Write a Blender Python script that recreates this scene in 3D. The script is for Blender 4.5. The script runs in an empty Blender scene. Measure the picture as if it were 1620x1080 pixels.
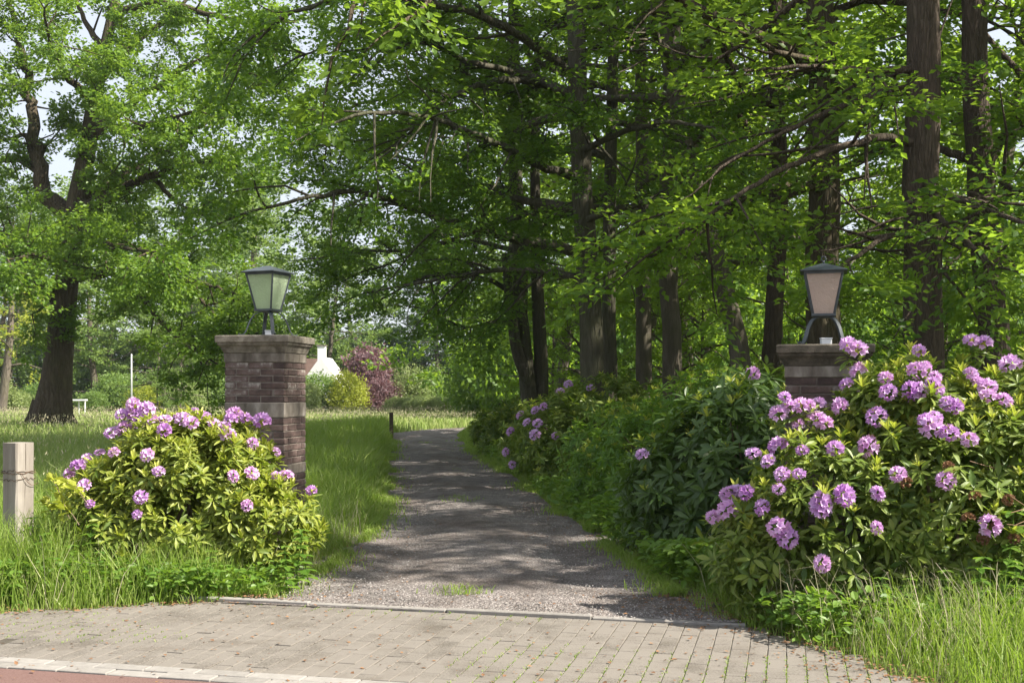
import bpy, math, random
import numpy as np
from mathutils import Vector, Matrix

R = math.radians
SC = bpy.context.scene
COL = SC.collection

# ------------------------------------------------------------------ camera, sky, sun, exposure
FPX, HOR, EYE = 1800.0, 618.0, 1.5          # focal length in photo pixels, horizon row, eye height
cam_d = bpy.data.cameras.new('camera')
cam_d.sensor_width = 36.0
cam_d.lens = FPX / 1620 * 36.0
cam_d.shift_y = (HOR - 540) / 1620
cam_d.clip_end = 2000
cam = bpy.data.objects.new('camera', cam_d)
cam.location = (0, 0, EYE)
cam.rotation_euler = (R(90), 0, 0)
COL.objects.link(cam)
SC.camera = cam

SUN_EL = R(47)
SUN_H = Vector((0.945, -0.325, 0)).normalized()
TO_SUN = Vector((SUN_H.x * math.cos(SUN_EL), SUN_H.y * math.cos(SUN_EL), math.sin(SUN_EL)))
W = bpy.data.worlds.new('World')
SC.world = W
W.use_nodes = True
wn = W.node_tree
bgn = wn.nodes['Background']
sky = wn.nodes.new('ShaderNodeTexSky')
sky.sky_type = 'NISHITA'
sky.sun_disc = False
sky.sun_elevation = SUN_EL
sky.sun_rotation = math.atan2(SUN_H.x, SUN_H.y)
sky.air_density = 1.0
sky.dust_density = 2.5
sky.ozone_density = 1.0
# thin bright high cloud veil mixed evenly into the blue
veil = wn.nodes.new('ShaderNodeMixRGB'); veil.inputs[0].default_value = 0.6
veil.inputs[2].default_value = (8.4, 8.8, 9.6, 1)
wn.links.new(sky.outputs[0], veil.inputs[1])
wn.links.new(veil.outputs[0], bgn.inputs[0])
bgn.inputs[1].default_value = 0.055
sun_d = bpy.data.lights.new('sun', 'SUN')
sun_d.energy = 5.0
sun_d.angle = R(0.53)
sun_d.color = (1.0, 0.94, 0.83)
sun = bpy.data.objects.new('sun', sun_d)
sun.rotation_euler = TO_SUN.to_track_quat('Z', 'Y').to_euler()
sun.location = (20, -10, 40)
COL.objects.link(sun)
SC.view_settings.view_transform = 'Standard'
SC.view_settings.look = 'None'
SC.view_settings.gamma = 1.0
SC.view_settings.use_curve_mapping = False
SC.view_settings.exposure = 1.42
SC.render.engine = 'CYCLES'
cy = SC.cycles
cy.max_bounces = 8
cy.diffuse_bounces = 4
cy.glossy_bounces = 2
cy.transmission_bounces = 6
cy.transparent_max_bounces = 8
cy.use_denoising = True
cy.sample_clamp_indirect = 6.0

# ------------------------------------------------------------------ helpers
def PX(px, py, Y):
    """photo pixel at depth Y -> world point"""
    return np.array(((px - 810) / FPX * Y, Y, EYE - (py - HOR) / FPX * Y))

def rng_of(seed):
    return np.random.default_rng(seed)

def nrm(a):
    a = np.asarray(a, float)
    return a / np.maximum(np.linalg.norm(a, axis=-1, keepdims=True), 1e-9)

def np_mesh(name, V, F, mat, attr=None, smooth=False):
    """uniform polygons: V (n,3), F (m,k)"""
    me = bpy.data.meshes.new(name)
    V = np.ascontiguousarray(V, np.float32)
    F = np.ascontiguousarray(F, np.int32)
    m, k = F.shape
    me.vertices.add(len(V)); me.vertices.foreach_set('co', V.ravel())
    me.loops.add(m * k); me.loops.foreach_set('vertex_index', F.ravel())
    me.polygons.add(m)
    me.polygons.foreach_set('loop_start', np.arange(0, m * k, k, dtype=np.int32))
    me.polygons.foreach_set('use_smooth', np.full(m, smooth, bool))
    if attr is not None:
        at = me.attributes.new('rnd', 'FLOAT', 'POINT')
        at.data.foreach_set('value', np.ascontiguousarray(attr, np.float32))
    me.update(calc_edges=True)
    if mat is not None:
        me.materials.append(mat)
    return me

class MB:
    """mixed polygon collector for built things"""
    def __init__(s): s.v = []; s.f = []
    def add(s, V, F):
        b = len(s.v); s.v += [tuple(p) for p in V]; s.f += [tuple(i + b for i in f) for f in F]; return s
    def box(s, c, d, M=None):
        x, y, z = [q / 2 for q in d]
        V = [Vector((c[0] + a * x, c[1] + b * y, c[2] + e * z)) for e in (-1, 1) for b in (-1, 1) for a in (-1, 1)]
        if M is not None: V = [M @ p for p in V]
        return s.add(V, [(0, 2, 3, 1), (4, 5, 7, 6), (0, 1, 5, 4), (2, 6, 7, 3), (0, 4, 6, 2), (1, 3, 7, 5)])
    def frustum(s, w0, w1, z0, z1, cap=True):
        V = [(a * w0 / 2, b * w0 / 2, z0) for a, b in ((-1, -1), (1, -1), (1, 1), (-1, 1))] + [(a * w1 / 2, b * w1 / 2, z1) for a, b in ((-1, -1), (1, -1), (1, 1), (-1, 1))]
        F = [(0, 1, 5, 4), (1, 2, 6, 5), (2, 3, 7, 6), (3, 0, 4, 7)]
        if cap: F += [(3, 2, 1, 0), (4, 5, 6, 7)]
        return s.add(V, F)
    def sqloft(s, prof):
        """square loft: list of (half width, z)"""
        V = []; F = []
        for w, z in prof: V += [(-w, -w, z), (w, -w, z), (w, w, z), (-w, w, z)]
        for i in range(len(prof) - 1):
            for k in range(4):
                a, b = i * 4 + k, i * 4 + (k + 1) % 4
                F.append((a, b, b + 4, a + 4))
        n = len(prof) - 1
        F += [(3, 2, 1, 0), (n * 4, n * 4 + 1, n * 4 + 2, n * 4 + 3)]
        return s.add(V, F)
    def tube(s, pts, rad, k=8, flat=None):
        V, F = tube_np(np.array(pts, float), np.broadcast_to(np.array(rad, float), (len(pts),)), k, cap=True)
        return s.add(V, F)
    def mesh(s, name, mat, smooth=False):
        me = bpy.data.meshes.new(name)
        me.from_pydata([tuple(p) for p in s.v], [], s.f)
        if smooth:
            me.polygons.foreach_set('use_smooth', np.ones(len(me.polygons), bool))
        me.update()
        if mat is not None: me.materials.append(mat)
        return me

def bevel(me, w, seg=1):
    import bmesh
    bm = bmesh.new(); bm.from_mesh(me)
    bmesh.ops.recalc_face_normals(bm, faces=bm.faces)
    bmesh.ops.bevel(bm, geom=[e for e in bm.edges], offset=w, segments=seg, affect='EDGES', profile=0.6)
    bm.to_mesh(me); bm.free()
    return me

def frames(pts):
    n = len(pts)
    t = np.empty_like(pts)
    t[1:-1] = pts[2:] - pts[:-2]; t[0] = pts[1] - pts[0]; t[-1] = pts[-1] - pts[-2]
    t = nrm(t)
    ref = np.array((0, 0, 1.0)) if abs(t[0, 2]) < 0.9 else np.array((1.0, 0, 0))
    A = np.empty_like(pts)
    a = np.cross(t[0], ref)
    for i in range(n):
        a = a - t[i] * np.dot(a, t[i]); a = a / max(np.linalg.norm(a), 1e-9); A[i] = a
    return t, A, np.cross(t, A)

def tube_np(pts, rad, k, cap=False):
    t, A, Bv = frames(pts)
    n = len(pts)
    th = np.linspace(0, 2 * np.pi, k, endpoint=False)
    V = pts[:, None, :] + rad[:, None, None] * (np.cos(th)[None, :, None] * A[:, None, :] + np.sin(th)[None, :, None] * Bv[:, None, :])
    V = V.reshape(-1, 3)
    i = np.arange(n - 1)[:, None] * k; j = np.arange(k)[None, :]; j2 = (j + 1) % k
    F = np.stack((i + j, i + j2, i + k + j2, i + k + j), -1).reshape(-1, 4)
    if cap:
        return V, [tuple(f) for f in F] + [tuple(range(k - 1, -1, -1)), tuple(range((n - 1) * k, n * k))]
    return V, F

def tubes_mesh(name, tubes, mat, noise=None):
    Vs, Fs, b = [], [], 0
    for pts, rad, k in tubes:
        V, F = tube_np(pts, rad, k)
        Vs.append(V); Fs.append(F + b); b += len(V)
    return np_mesh(name, np.concatenate(Vs), np.concatenate(Fs), mat, smooth=True)

def obj(name, me, parent=None, loc=None):
    o = bpy.data.objects.new(name, me)
    COL.objects.link(o)
    if parent is not None: o.parent = parent
    if loc is not None: o.location = loc
    return o

def tag(o, label=None, cat=None, group=None, kind=None):
    if label: o['label'] = label
    if cat: o['category'] = cat
    if group: o['group'] = group
    if kind: o['kind'] = kind
    return o

def thing(name, loc, label, cat, group=None, rz=0.0):
    o = bpy.data.objects.new(name, None)
    o.empty_display_size = 0.1
    o.location = [float(q) for q in loc]; o.rotation_euler = (0, 0, rz)
    COL.objects.link(o)
    return tag(o, label, cat, group)

def copy_tree(o, parent=None, mats=None):
    c = o.copy(); COL.objects.link(c); c.parent = parent
    for ch in o.children:
        k = copy_tree(ch, c)
        k.matrix_parent_inverse = ch.matrix_parent_inverse.copy()
        if mats and ch.name.split('.')[0] in mats:
            k.material_slots[0].link = 'OBJECT'; k.material_slots[0].material = mats[ch.name.split('.')[0]]
    return c

# ------------------------------------------------------------------ materials
def new_mat(name):
    m = bpy.data.materials.new(name); m.use_nodes = True
    nt = m.node_tree; nt.nodes.clear()
    out = nt.nodes.new('ShaderNodeOutputMaterial')
    return m, nt, out

def N(nt, t, **kw):
    n = nt.nodes.new(t)
    for k, v in kw.items():
        if k.startswith('_'): setattr(n, k[1:], v)
        else: n.inputs[k].default_value = v
    return n

def ramp(nt, fac, stops):
    r = nt.nodes.new('ShaderNodeValToRGB')
    el = r.color_ramp.elements
    while len(el) < len(stops): el.new(0.5)
    for e, (p, c) in zip(el, stops):
        e.position = p; e.color = (*c, 1)
    nt.links.new(fac, r.inputs[0])
    return r.outputs[0]

def leaf_mat(name, cols, trans, tmix=0.42, rough=0.45, spec=0.35):
    """leaf: diffuse + translucent; colour varies leaf by leaf (attribute 'rnd' plus object random)"""
    m, nt, out = new_mat(name); L = nt.links
    at = N(nt, 'ShaderNodeAttribute', _attribute_name='rnd')
    oi = N(nt, 'ShaderNodeObjectInfo')
    ad = N(nt, 'ShaderNodeMath', _operation='ADD'); L.new(at.outputs['Fac'], ad.inputs[0]); L.new(oi.outputs['Random'], ad.inputs[1])
    fr = N(nt, 'ShaderNodeMath', _operation='PINGPONG'); L.new(ad.outputs[0], fr.inputs[0]); fr.inputs[1].default_value = 1.0
    c = ramp(nt, fr.outputs[0], [(i / (len(cols) - 1), q) for i, q in enumerate(cols)])
    tc = ramp(nt, fr.outputs[0], [(i / (len(trans) - 1), q) for i, q in enumerate(trans)])
    p = N(nt, 'ShaderNodeBsdfPrincipled', Roughness=rough)
    p.inputs['Specular IOR Level'].default_value = spec
    L.new(c, p.inputs['Base Color'])
    t = N(nt, 'ShaderNodeBsdfTranslucent'); L.new(tc, t.inputs[0])
    mx = N(nt, 'ShaderNodeMixShader', Fac=tmix)
    L.new(p.outputs[0], mx.inputs[1]); L.new(t.outputs[0], mx.inputs[2]); L.new(mx.outputs[0], out.inputs[0])
    return m

def rough_mat(name, stops, scale=8.0, detail=6, rough=0.85, bump=0.3, bscale=None, dist=0.02, coord='Object', stretch=None, spec=0.25, metallic=0.0, voro=None):
    m, nt, out = new_mat(name); L = nt.links
    tc = N(nt, 'ShaderNodeTexCoord')
    src = tc.outputs[coord]
    if stretch:
        mp = N(nt, 'ShaderNodeMapping', Scale=stretch); L.new(src, mp.inputs[0]); src = mp.outputs[0]
    nz = N(nt, 'ShaderNodeTexNoise', Scale=scale, Detail=detail, Roughness=0.65); L.new(src, nz.inputs['Vector'])
    oi = N(nt, 'ShaderNodeObjectInfo')
    ad = N(nt, 'ShaderNodeMath', _operation='MULTIPLY_ADD'); L.new(oi.outputs['Random'], ad.inputs[0]); ad.inputs[1].default_value = 0.35
    L.new(nz.outputs[0], ad.inputs[2])
    sb = N(nt, 'ShaderNodeMath', _operation='SUBTRACT'); L.new(ad.outputs[0], sb.inputs[0]); sb.inputs[1].default_value = 0.17
    c = ramp(nt, sb.outputs[0], stops)
    p = N(nt, 'ShaderNodeBsdfPrincipled', Roughness=rough, Metallic=metallic)
    p.inputs['Specular IOR Level'].default_value = spec
    L.new(c, p.inputs['Base Color'])
    n2 = N(nt, 'ShaderNodeTexNoise', Scale=bscale or scale * 4, Detail=5, Roughness=0.7); L.new(src, n2.inputs['Vector'])
    bp = N(nt, 'ShaderNodeBump', Strength=bump, Distance=dist); L.new(n2.outputs[0], bp.inputs['Height'])
    L.new(bp.outputs[0], p.inputs['Normal']); L.new(p.outputs[0], out.inputs[0])
    return m

def bark_mat(name, dark, mid, light, scale=3.0, furrow=1.0, moss=(0.06, 0.075, 0.025), mossamt=0.35):
    m, nt, out = new_mat(name); L = nt.links
    tc = N(nt, 'ShaderNodeTexCoord')
    mp = N(nt, 'ShaderNodeMapping', Scale=(1, 1, 0.16)); L.new(tc.outputs['Object'], mp.inputs[0])
    n1 = N(nt, 'ShaderNodeTexNoise', Scale=scale * 5, Detail=8, Roughness=0.7, Distortion=0.6); L.new(mp.outputs[0], n1.inputs['Vector'])
    v = N(nt, 'ShaderNodeTexVoronoi', _feature='DISTANCE_TO_EDGE', Scale=scale * 4.5); 
    n0 = N(nt, 'ShaderNodeTexNoise', Scale=scale * 3, Detail=3); L.new(mp.outputs[0], n0.inputs['Vector'])
    av = N(nt, 'ShaderNodeMixRGB', _blend_type='ADD', Fac=0.25); L.new(mp.outputs[0], av.inputs[1]); L.new(n0.outputs['Color'], av.inputs[2])
    L.new(av.outputs[0], v.inputs['Vector'])
    c = ramp(nt, n1.outputs[0], [(0.25, dark), (0.5, mid), (0.75, light)])
    n3 = N(nt, 'ShaderNodeTexNoise', Scale=1.3, Detail=6, Roughness=0.6); L.new(tc.outputs['Object'], n3.inputs['Vector'])
    mf = ramp(nt, n3.outputs[0], [(0.42, (0, 0, 0)), (0.68, (mossamt,) * 3)])
    mc = N(nt, 'ShaderNodeMixRGB'); L.new(mf, mc.inputs[0]); L.new(c, mc.inputs[1]); mc.inputs[2].default_value = (*moss, 1)
    p = N(nt, 'ShaderNodeBsdfPrincipled', Roughness=0.9); p.inputs['Specular IOR Level'].default_value = 0.15
    L.new(mc.outputs[0], p.inputs['Base Color'])
    vr = ramp(nt, v.outputs['Distance'], [(0.0, (0, 0, 0)), (0.22, (1, 1, 1))])
    ad = N(nt, 'ShaderNodeMixRGB', _blend_type='MIX', Fac=0.35); L.new(vr, ad.inputs[1]); L.new(n1.outputs['Color'], ad.inputs[2])
    bp = N(nt, 'ShaderNodeBump', Strength=0.9, Distance=0.04 * furrow); L.new(ad.outputs[0], bp.inputs['Height'])
    L.new(bp.outputs[0], p.inputs['Normal']); L.new(p.outputs[0], out.inputs[0])
    return m

M = {}
M['oak_leaf'] = leaf_mat('oak_leaf', [(0.045, 0.10, 0.012), (0.08, 0.16, 0.018), (0.13, 0.21, 0.025)], [(0.16, 0.30, 0.02), (0.30, 0.45, 0.04)])
M['beech_leaf'] = leaf_mat('beech_leaf', [(0.035, 0.085, 0.016), (0.055, 0.12, 0.02), (0.085, 0.16, 0.024)], [(0.16, 0.32, 0.02), (0.3, 0.46, 0.04)], tmix=.48, spec=0.4, rough=0.4)
M['wood_leaf'] = leaf_mat('wood_leaf', [(0.04, 0.095, 0.014), (0.07, 0.145, 0.018), (0.11, 0.19, 0.022)], [(0.22, 0.38, 0.025), (0.36, 0.52, 0.045)], tmix=0.52)
M['far_leaf'] = leaf_mat('far_leaf', [(0.065, 0.125, 0.032), (0.11, 0.19, 0.045), (0.18, 0.26, 0.07)], [(0.2, 0.34, 0.06), (0.34, 0.46, 0.09)])
M['far_leaf_dark'] = leaf_mat('far_leaf_dark', [(0.025, 0.06, 0.025), (0.045, 0.085, 0.032), (0.065, 0.11, 0.04)], [(0.08, 0.16, 0.04), (0.12, 0.2, 0.05)])
M['yellow_leaf'] = leaf_mat('yellow_leaf', [(0.17, 0.22, 0.02), (0.25, 0.29, 0.03), (0.31, 0.33, 0.05)], [(0.4, 0.48, 0.04), (0.5, 0.55, 0.06)])
M['pale_leaf'] = leaf_mat('pale_leaf', [(0.15, 0.21, 0.06), (0.20, 0.26, 0.09), (0.27, 0.32, 0.13)], [(0.25, 0.34, 0.08), (0.35, 0.42, 0.12)])
M['copper_leaf'] = leaf_mat('copper_leaf', [(0.09, 0.05, 0.068), (0.15, 0.088, 0.105), (0.23, 0.15, 0.155)], [(0.18, 0.07, 0.08), (0.25, 0.11, 0.11)])
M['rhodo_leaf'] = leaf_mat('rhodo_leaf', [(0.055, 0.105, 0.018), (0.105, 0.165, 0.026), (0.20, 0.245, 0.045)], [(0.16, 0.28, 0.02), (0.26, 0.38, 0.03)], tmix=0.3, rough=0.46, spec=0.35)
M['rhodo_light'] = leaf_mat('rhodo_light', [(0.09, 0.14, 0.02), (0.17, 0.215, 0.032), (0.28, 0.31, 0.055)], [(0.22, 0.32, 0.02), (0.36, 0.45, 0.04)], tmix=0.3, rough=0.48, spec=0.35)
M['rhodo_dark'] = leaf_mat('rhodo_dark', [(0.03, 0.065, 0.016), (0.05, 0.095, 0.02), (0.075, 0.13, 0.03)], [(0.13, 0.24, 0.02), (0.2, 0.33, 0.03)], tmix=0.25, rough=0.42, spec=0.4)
M['rhodo_young'] = leaf_mat('rhodo_young', [(0.24, 0.29, 0.035), (0.34, 0.37, 0.05), (0.42, 0.43, 0.09)], [(0.35, 0.45, 0.04), (0.45, 0.52, 0.06)], tmix=0.4)
M['weed_leaf'] = leaf_mat('weed_leaf', [(0.05, 0.12, 0.018), (0.085, 0.17, 0.025), (0.14, 0.23, 0.035)], [(0.2, 0.36, 0.03), (0.28, 0.44, 0.04)])
M['grass'] = leaf_mat('grass', [(0.065, 0.135, 0.016), (0.11, 0.20, 0.02), (0.17, 0.265, 0.035), (0.27, 0.31, 0.10)], [(0.2, 0.37, 0.025), (0.36, 0.52, 0.05)], tmix=0.4, rough=0.5)
M['meadow'] = leaf_mat('meadow', [(0.08, 0.155, 0.025), (0.14, 0.235, 0.04), (0.22, 0.30, 0.075), (0.34, 0.37, 0.15)], [(0.24, 0.40, 0.045), (0.4, 0.5, 0.11)], tmix=0.35, rough=0.6)
M['seedhead'] = leaf_mat('seedhead', [(0.42, 0.42, 0.24), (0.50, 0.46, 0.30), (0.55, 0.46, 0.36)], [(0.45, 0.42, 0.2), (0.5, 0.44, 0.26)], tmix=0.3, rough=0.8)
M['litter'] = leaf_mat('litter', [(0.09, 0.045, 0.025), (0.16, 0.08, 0.04), (0.25, 0.14, 0.07)], [(0.2, 0.1, 0.04), (0.25, 0.13, 0.05)], tmix=0.15, rough=0.8)
M['petal'] = leaf_mat('petal', [(0.44, 0.17, 0.52), (0.62, 0.36, 0.68), (0.78, 0.58, 0.82), (0.66, 0.33, 0.62)], [(0.56, 0.3, 0.64), (0.72, 0.5, 0.78)], tmix=0.35, rough=0.55, spec=0.2)
M['dead_twig'] = rough_mat('dead_twig', [(0.3, (0.10, 0.06, 0.035)), (0.7, (0.25, 0.16, 0.10))], 6)
M['bark_oak'] = bark_mat('bark_oak', (0.045, 0.032, 0.022), (0.085, 0.065, 0.045), (0.15, 0.12, 0.085), 2.2, 1.6)
M['bark_beech'] = bark_mat('bark_beech', (0.05, 0.043, 0.033), (0.085, 0.075, 0.058), (0.14, 0.125, 0.10), 2.6, 0.7, mossamt=0.5)
M['bark_brown'] = bark_mat('bark_brown', (0.045, 0.035, 0.028), (0.085, 0.064, 0.05), (0.14, 0.106, 0.083), 3.6, 1.0, mossamt=0.12)
M['bark_far'] = bark_mat('bark_far', (0.07, 0.06, 0.045), (0.12, 0.10, 0.08), (0.2, 0.17, 0.14), 1.5, 0.7)
M['brick'] = rough_mat('brick', [(0.2, (0.042, 0.031, 0.029)), (0.40, (0.075, 0.052, 0.047)), (0.56, (0.112, 0.076, 0.067)), (0.68, (0.15, 0.115, 0.104)), (0.80, (0.30, 0.27, 0.245))], 14, 7, 0.9, 0.6, 60, 0.004)
M['mortar'] = rough_mat('mortar', [(0.3, (0.11, 0.095, 0.08)), (0.7, (0.25, 0.215, 0.185))], 20, rough=0.95, bump=0.5, dist=0.004)
M['stone'] = rough_mat('stone', [(0.28, (0.07, 0.058, 0.045)), (0.5, (0.19, 0.165, 0.14)), (0.72, (0.36, 0.33, 0.295))], 7, 8, 0.9, 0.5, 40, 0.006, stretch=(1, 1, 0.45))
M['stone_top'] = rough_mat('stone_top', [(0.28, (0.045, 0.04, 0.03)), (0.5, (0.105, 0.09, 0.07)), (0.74, (0.23, 0.205, 0.17))], 11, 8, 0.95, 0.8, 60, 0.008)
M['iron'] = rough_mat('iron', [(0.3, (0.025, 0.034, 0.042)), (0.7, (0.06, 0.072, 0.082))], 12, rough=0.5, bump=0.12, dist=0.003, spec=0.5)
M['white_plastic'] = rough_mat('white_plastic', [(0.3, (0.62, 0.63, 0.64)), (0.7, (0.8, 0.8, 0.8))], 10, rough=0.5, bump=0.03)
M['white_paint'] = rough_mat('white_paint', [(0.3, (0.70, 0.70, 0.69)), (0.7, (0.82, 0.82, 0.81))], 4, rough=0.7, bump=0.05)
M['grey_paint'] = rough_mat('grey_paint', [(0.3, (0.34, 0.35, 0.35)), (0.7, (0.45, 0.46, 0.45))], 4, rough=0.7, bump=0.05)
M['roof_tile'] = rough_mat('roof_tile', [(0.3, (0.085, 0.055, 0.045)), (0.7, (0.14, 0.09, 0.075))], 2, rough=0.85, bump=0.3)
M['post_wood'] = rough_mat('post_wood', [(0.27, (0.07, 0.055, 0.042)), (0.48, (0.17, 0.145, 0.122)), (0.75, (0.29, 0.262, 0.23))], 9, 8, 0.85, 0.6, 30, 0.006, stretch=(1, 1, 0.09))
M['dark_wood'] = rough_mat('dark_wood', [(0.3, (0.035, 0.026, 0.018)), (0.7, (0.09, 0.07, 0.05))], 9, 8, 0.85, 0.6, 30, 0.006, stretch=(1, 1, 0.1))
M['wire'] = rough_mat('wire', [(0.3, (0.07, 0.045, 0.03)), (0.7, (0.16, 0.09, 0.06))], 40, rough=0.7, metallic=0.3)
M['paver'] = None
M['edge_block'] = rough_mat('edge_block', [(0.2, (0.16, 0.148, 0.135)), (0.8, (0.27, 0.252, 0.232))], 22, 8, 0.9, 0.4, 120, 0.003)
M['stem'] = rough_mat('stem', [(0.3, (0.07, 0.05, 0.035)), (0.7, (0.16, 0.12, 0.08))], 9)

def gravel_mat():
    m, nt, out = new_mat('gravel'); L = nt.links
    tc = N(nt, 'ShaderNodeTexCoord')
    v = N(nt, 'ShaderNodeTexVoronoi', Scale=120.0); L.new(tc.outputs['Object'], v.inputs['Vector'])
    v2 = N(nt, 'ShaderNodeTexVoronoi', Scale=38.0); L.new(tc.outputs['Object'], v2.inputs['Vector'])
    bw = N(nt, 'ShaderNodeRGBToBW'); L.new(v.outputs['Color'], bw.inputs[0])
    c = ramp(nt, bw.outputs[0], [(0.15, (0.07, 0.062, 0.06)), (0.45, (0.135, 0.12, 0.115)), (0.7, (0.195, 0.178, 0.17)), (0.92, (0.33, 0.305, 0.29))])
    # brown leaf mould in patches, long along the drive
    mp = N(nt, 'ShaderNodeMapping', Scale=(1.1, 0.6, 1)); L.new(tc.outputs['Object'], mp.inputs[0])
    n = N(nt, 'ShaderNodeTexNoise', Scale=0.9, Detail=7, Roughness=0.65); L.new(mp.outputs[0], n.inputs['Vector'])
    f = ramp(nt, n.outputs[0], [(0.42, (0, 0, 0)), (0.66, (0.7, 0.7, 0.7))])
    n2 = N(nt, 'ShaderNodeTexNoise', Scale=30, Detail=4); L.new(tc.outputs['Object'], n2.inputs['Vector'])
    bc = ramp(nt, n2.outputs[0], [(0.3, (0.055, 0.042, 0.034)), (0.7, (0.12, 0.09, 0.074))])
    mx = N(nt, 'ShaderNodeMixRGB'); L.new(f, mx.inputs[0]); L.new(c, mx.inputs[1]); L.new(bc, mx.inputs[2])
    n5 = N(nt, 'ShaderNodeTexNoise', Scale=3.5, Detail=8, Roughness=0.75); L.new(tc.outputs['Object'], n5.inputs['Vector'])
    f5 = ramp(nt, n5.outputs[0], [(0.35, (0.75, 0.74, 0.72)), (0.65, (1.7, 1.66, 1.63))])
    m5 = N(nt, 'ShaderNodeMixRGB', _blend_type='MULTIPLY', Fac=1.0); L.new(mx.outputs[0], m5.inputs[1]); L.new(f5, m5.inputs[2])
    p = N(nt, 'ShaderNodeBsdfPrincipled', Roughness=0.9); p.inputs['Specular IOR Level'].default_value = 0.2
    L.new(m5.outputs[0], p.inputs['Base Color'])
    b1 = N(nt, 'ShaderNodeBump', Strength=0.8, Distance=0.012, _invert=True); L.new(v.outputs['Distance'], b1.inputs['Height'])
    b2 = N(nt, 'ShaderNodeBump', Strength=0.6, Distance=0.02, _invert=True); L.new(v2.outputs['Distance'], b2.inputs['Height']); L.new(b1.outputs[0], b2.inputs['Normal'])
    L.new(b2.outputs[0], p.inputs['Normal']); L.new(p.outputs[0], out.inputs[0])
    return m
M['gravel'] = gravel_mat()
def paver_mat():
    m, nt, out = new_mat('paver'); L = nt.links
    g = N(nt, 'ShaderNodeNewGeometry'); oi = N(nt, 'ShaderNodeObjectInfo')
    a = N(nt, 'ShaderNodeTexNoise', Scale=1.6, Detail=9, Roughness=0.7); L.new(g.outputs['Position'], a.inputs['Vector'])
    s = N(nt, 'ShaderNodeTexNoise', Scale=85, Detail=4, Roughness=0.8); L.new(g.outputs['Position'], s.inputs['Vector'])
    m1 = N(nt, 'ShaderNodeMath', _operation='MULTIPLY_ADD'); L.new(a.outputs[0], m1.inputs[0]); m1.inputs[1].default_value = 0.9; L.new(s.outputs[0], m1.inputs[2])
    m2 = N(nt, 'ShaderNodeMath', _operation='MULTIPLY_ADD'); L.new(oi.outputs['Random'], m2.inputs[0]); m2.inputs[1].default_value = 0.14; L.new(m1.outputs[0], m2.inputs[2])
    c = ramp(nt, m2.outputs[0], [(0.64, (0.036, 0.030, 0.025)), (0.84, (0.102, 0.090, 0.076)), (1.02, (0.175, 0.157, 0.137))])
    n3 = N(nt, 'ShaderNodeTexNoise', Scale=2.6, Detail=8, Roughness=0.7); L.new(g.outputs['Position'], n3.inputs['Vector'])
    f = ramp(nt, n3.outputs[0], [(0.52, (0, 0, 0)), (0.72, (0.55, 0.55, 0.55))])
    mx = N(nt, 'ShaderNodeMixRGB'); L.new(f, mx.inputs[0]); L.new(c, mx.inputs[1]); mx.inputs[2].default_value = (0.082, 0.066, 0.05, 1)
    p = N(nt, 'ShaderNodeBsdfPrincipled', Roughness=0.92); p.inputs['Specular IOR Level'].default_value = 0.2
    L.new(mx.outputs[0], p.inputs['Base Color'])
    bp = N(nt, 'ShaderNodeBump', Strength=0.8, Distance=0.004); L.new(s.outputs[0], bp.inputs['Height']); L.new(bp.outputs[0], p.inputs['Normal'])
    L.new(p.outputs[0], out.inputs[0])
    return m
M['paver'] = paver_mat()
M['pebble'] = rough_mat('pebble', [(0.2, (0.16, 0.145, 0.135)), (0.5, (0.30, 0.28, 0.26)), (0.8, (0.58, 0.55, 0.51))], 25, 4, 0.85, 0.2)
M['asphalt_red'] = rough_mat('asphalt_red', [(0.25, (0.072, 0.040, 0.035)), (0.5, (0.118, 0.066, 0.057)), (0.75, (0.17, 0.105, 0.092))], 150, 3, 0.9, 0.6, 320, 0.004)
M['soil'] = rough_mat('soil', [(0.3, (0.05, 0.04, 0.022)), (0.5, (0.075, 0.075, 0.03)), (0.7, (0.09, 0.115, 0.035))], 1.6, 8, 0.95, 0.6, 20, 0.03)
M['sand_joint'] = rough_mat('sand_joint', [(0.3, (0.07, 0.06, 0.048)), (0.5, (0.095, 0.083, 0.064)), (0.68, (0.09, 0.10, 0.042))], 5, 8, 0.95, 0.6, 120, 0.01)

def glass_mat(name, col, dif, mixf):
    """patterned (cathedral) glass, partly milky"""
    m, nt, out = new_mat(name); L = nt.links
    tc = N(nt, 'ShaderNodeTexCoord')
    n = N(nt, 'ShaderNodeTexNoise', Scale=22, Detail=3, Distortion=2.5); L.new(tc.outputs['Object'], n.inputs['Vector'])
    bp = N(nt, 'ShaderNodeBump', Strength=0.8, Distance=0.014); L.new(n.outputs[0], bp.inputs['Height'])
    p = N(nt, 'ShaderNodeBsdfPrincipled', Roughness=0.12, IOR=1.25)
    p.inputs['Base Color'].default_value = (*col, 1); p.inputs['Transmission Weight'].default_value = 1.0
    L.new(bp.outputs[0], p.inputs['Normal'])
    d = N(nt, 'ShaderNodeBsdfDiffuse'); d.inputs[0].default_value = (*dif, 1); L.new(bp.outputs[0], d.inputs['Normal'])
    t = N(nt, 'ShaderNodeBsdfTranslucent'); t.inputs[0].default_value = (*dif, 1)
    g = N(nt, 'ShaderNodeMixShader', Fac=0.5); L.new(d.outputs[0], g.inputs[1]); L.new(t.outputs[0], g.inputs[2])
    mx = N(nt, 'ShaderNodeMixShader', Fac=mixf); L.new(p.outputs[0], mx.inputs[1]); L.new(g.outputs[0], mx.inputs[2])
    L.new(mx.outputs[0], out.inputs[0])
    return m
M['glass_green'] = glass_mat('glass_green', (0.88, 0.95, 0.84), (0.80, 0.92, 0.68), 0.5)
M['glass_rose_reflect'] = glass_mat('glass_rose_reflect', (0.93, 0.86, 0.82), (0.88, 0.76, 0.70), 0.55)  # reflection of the lit pink flowers is put into the glass colour

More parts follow.
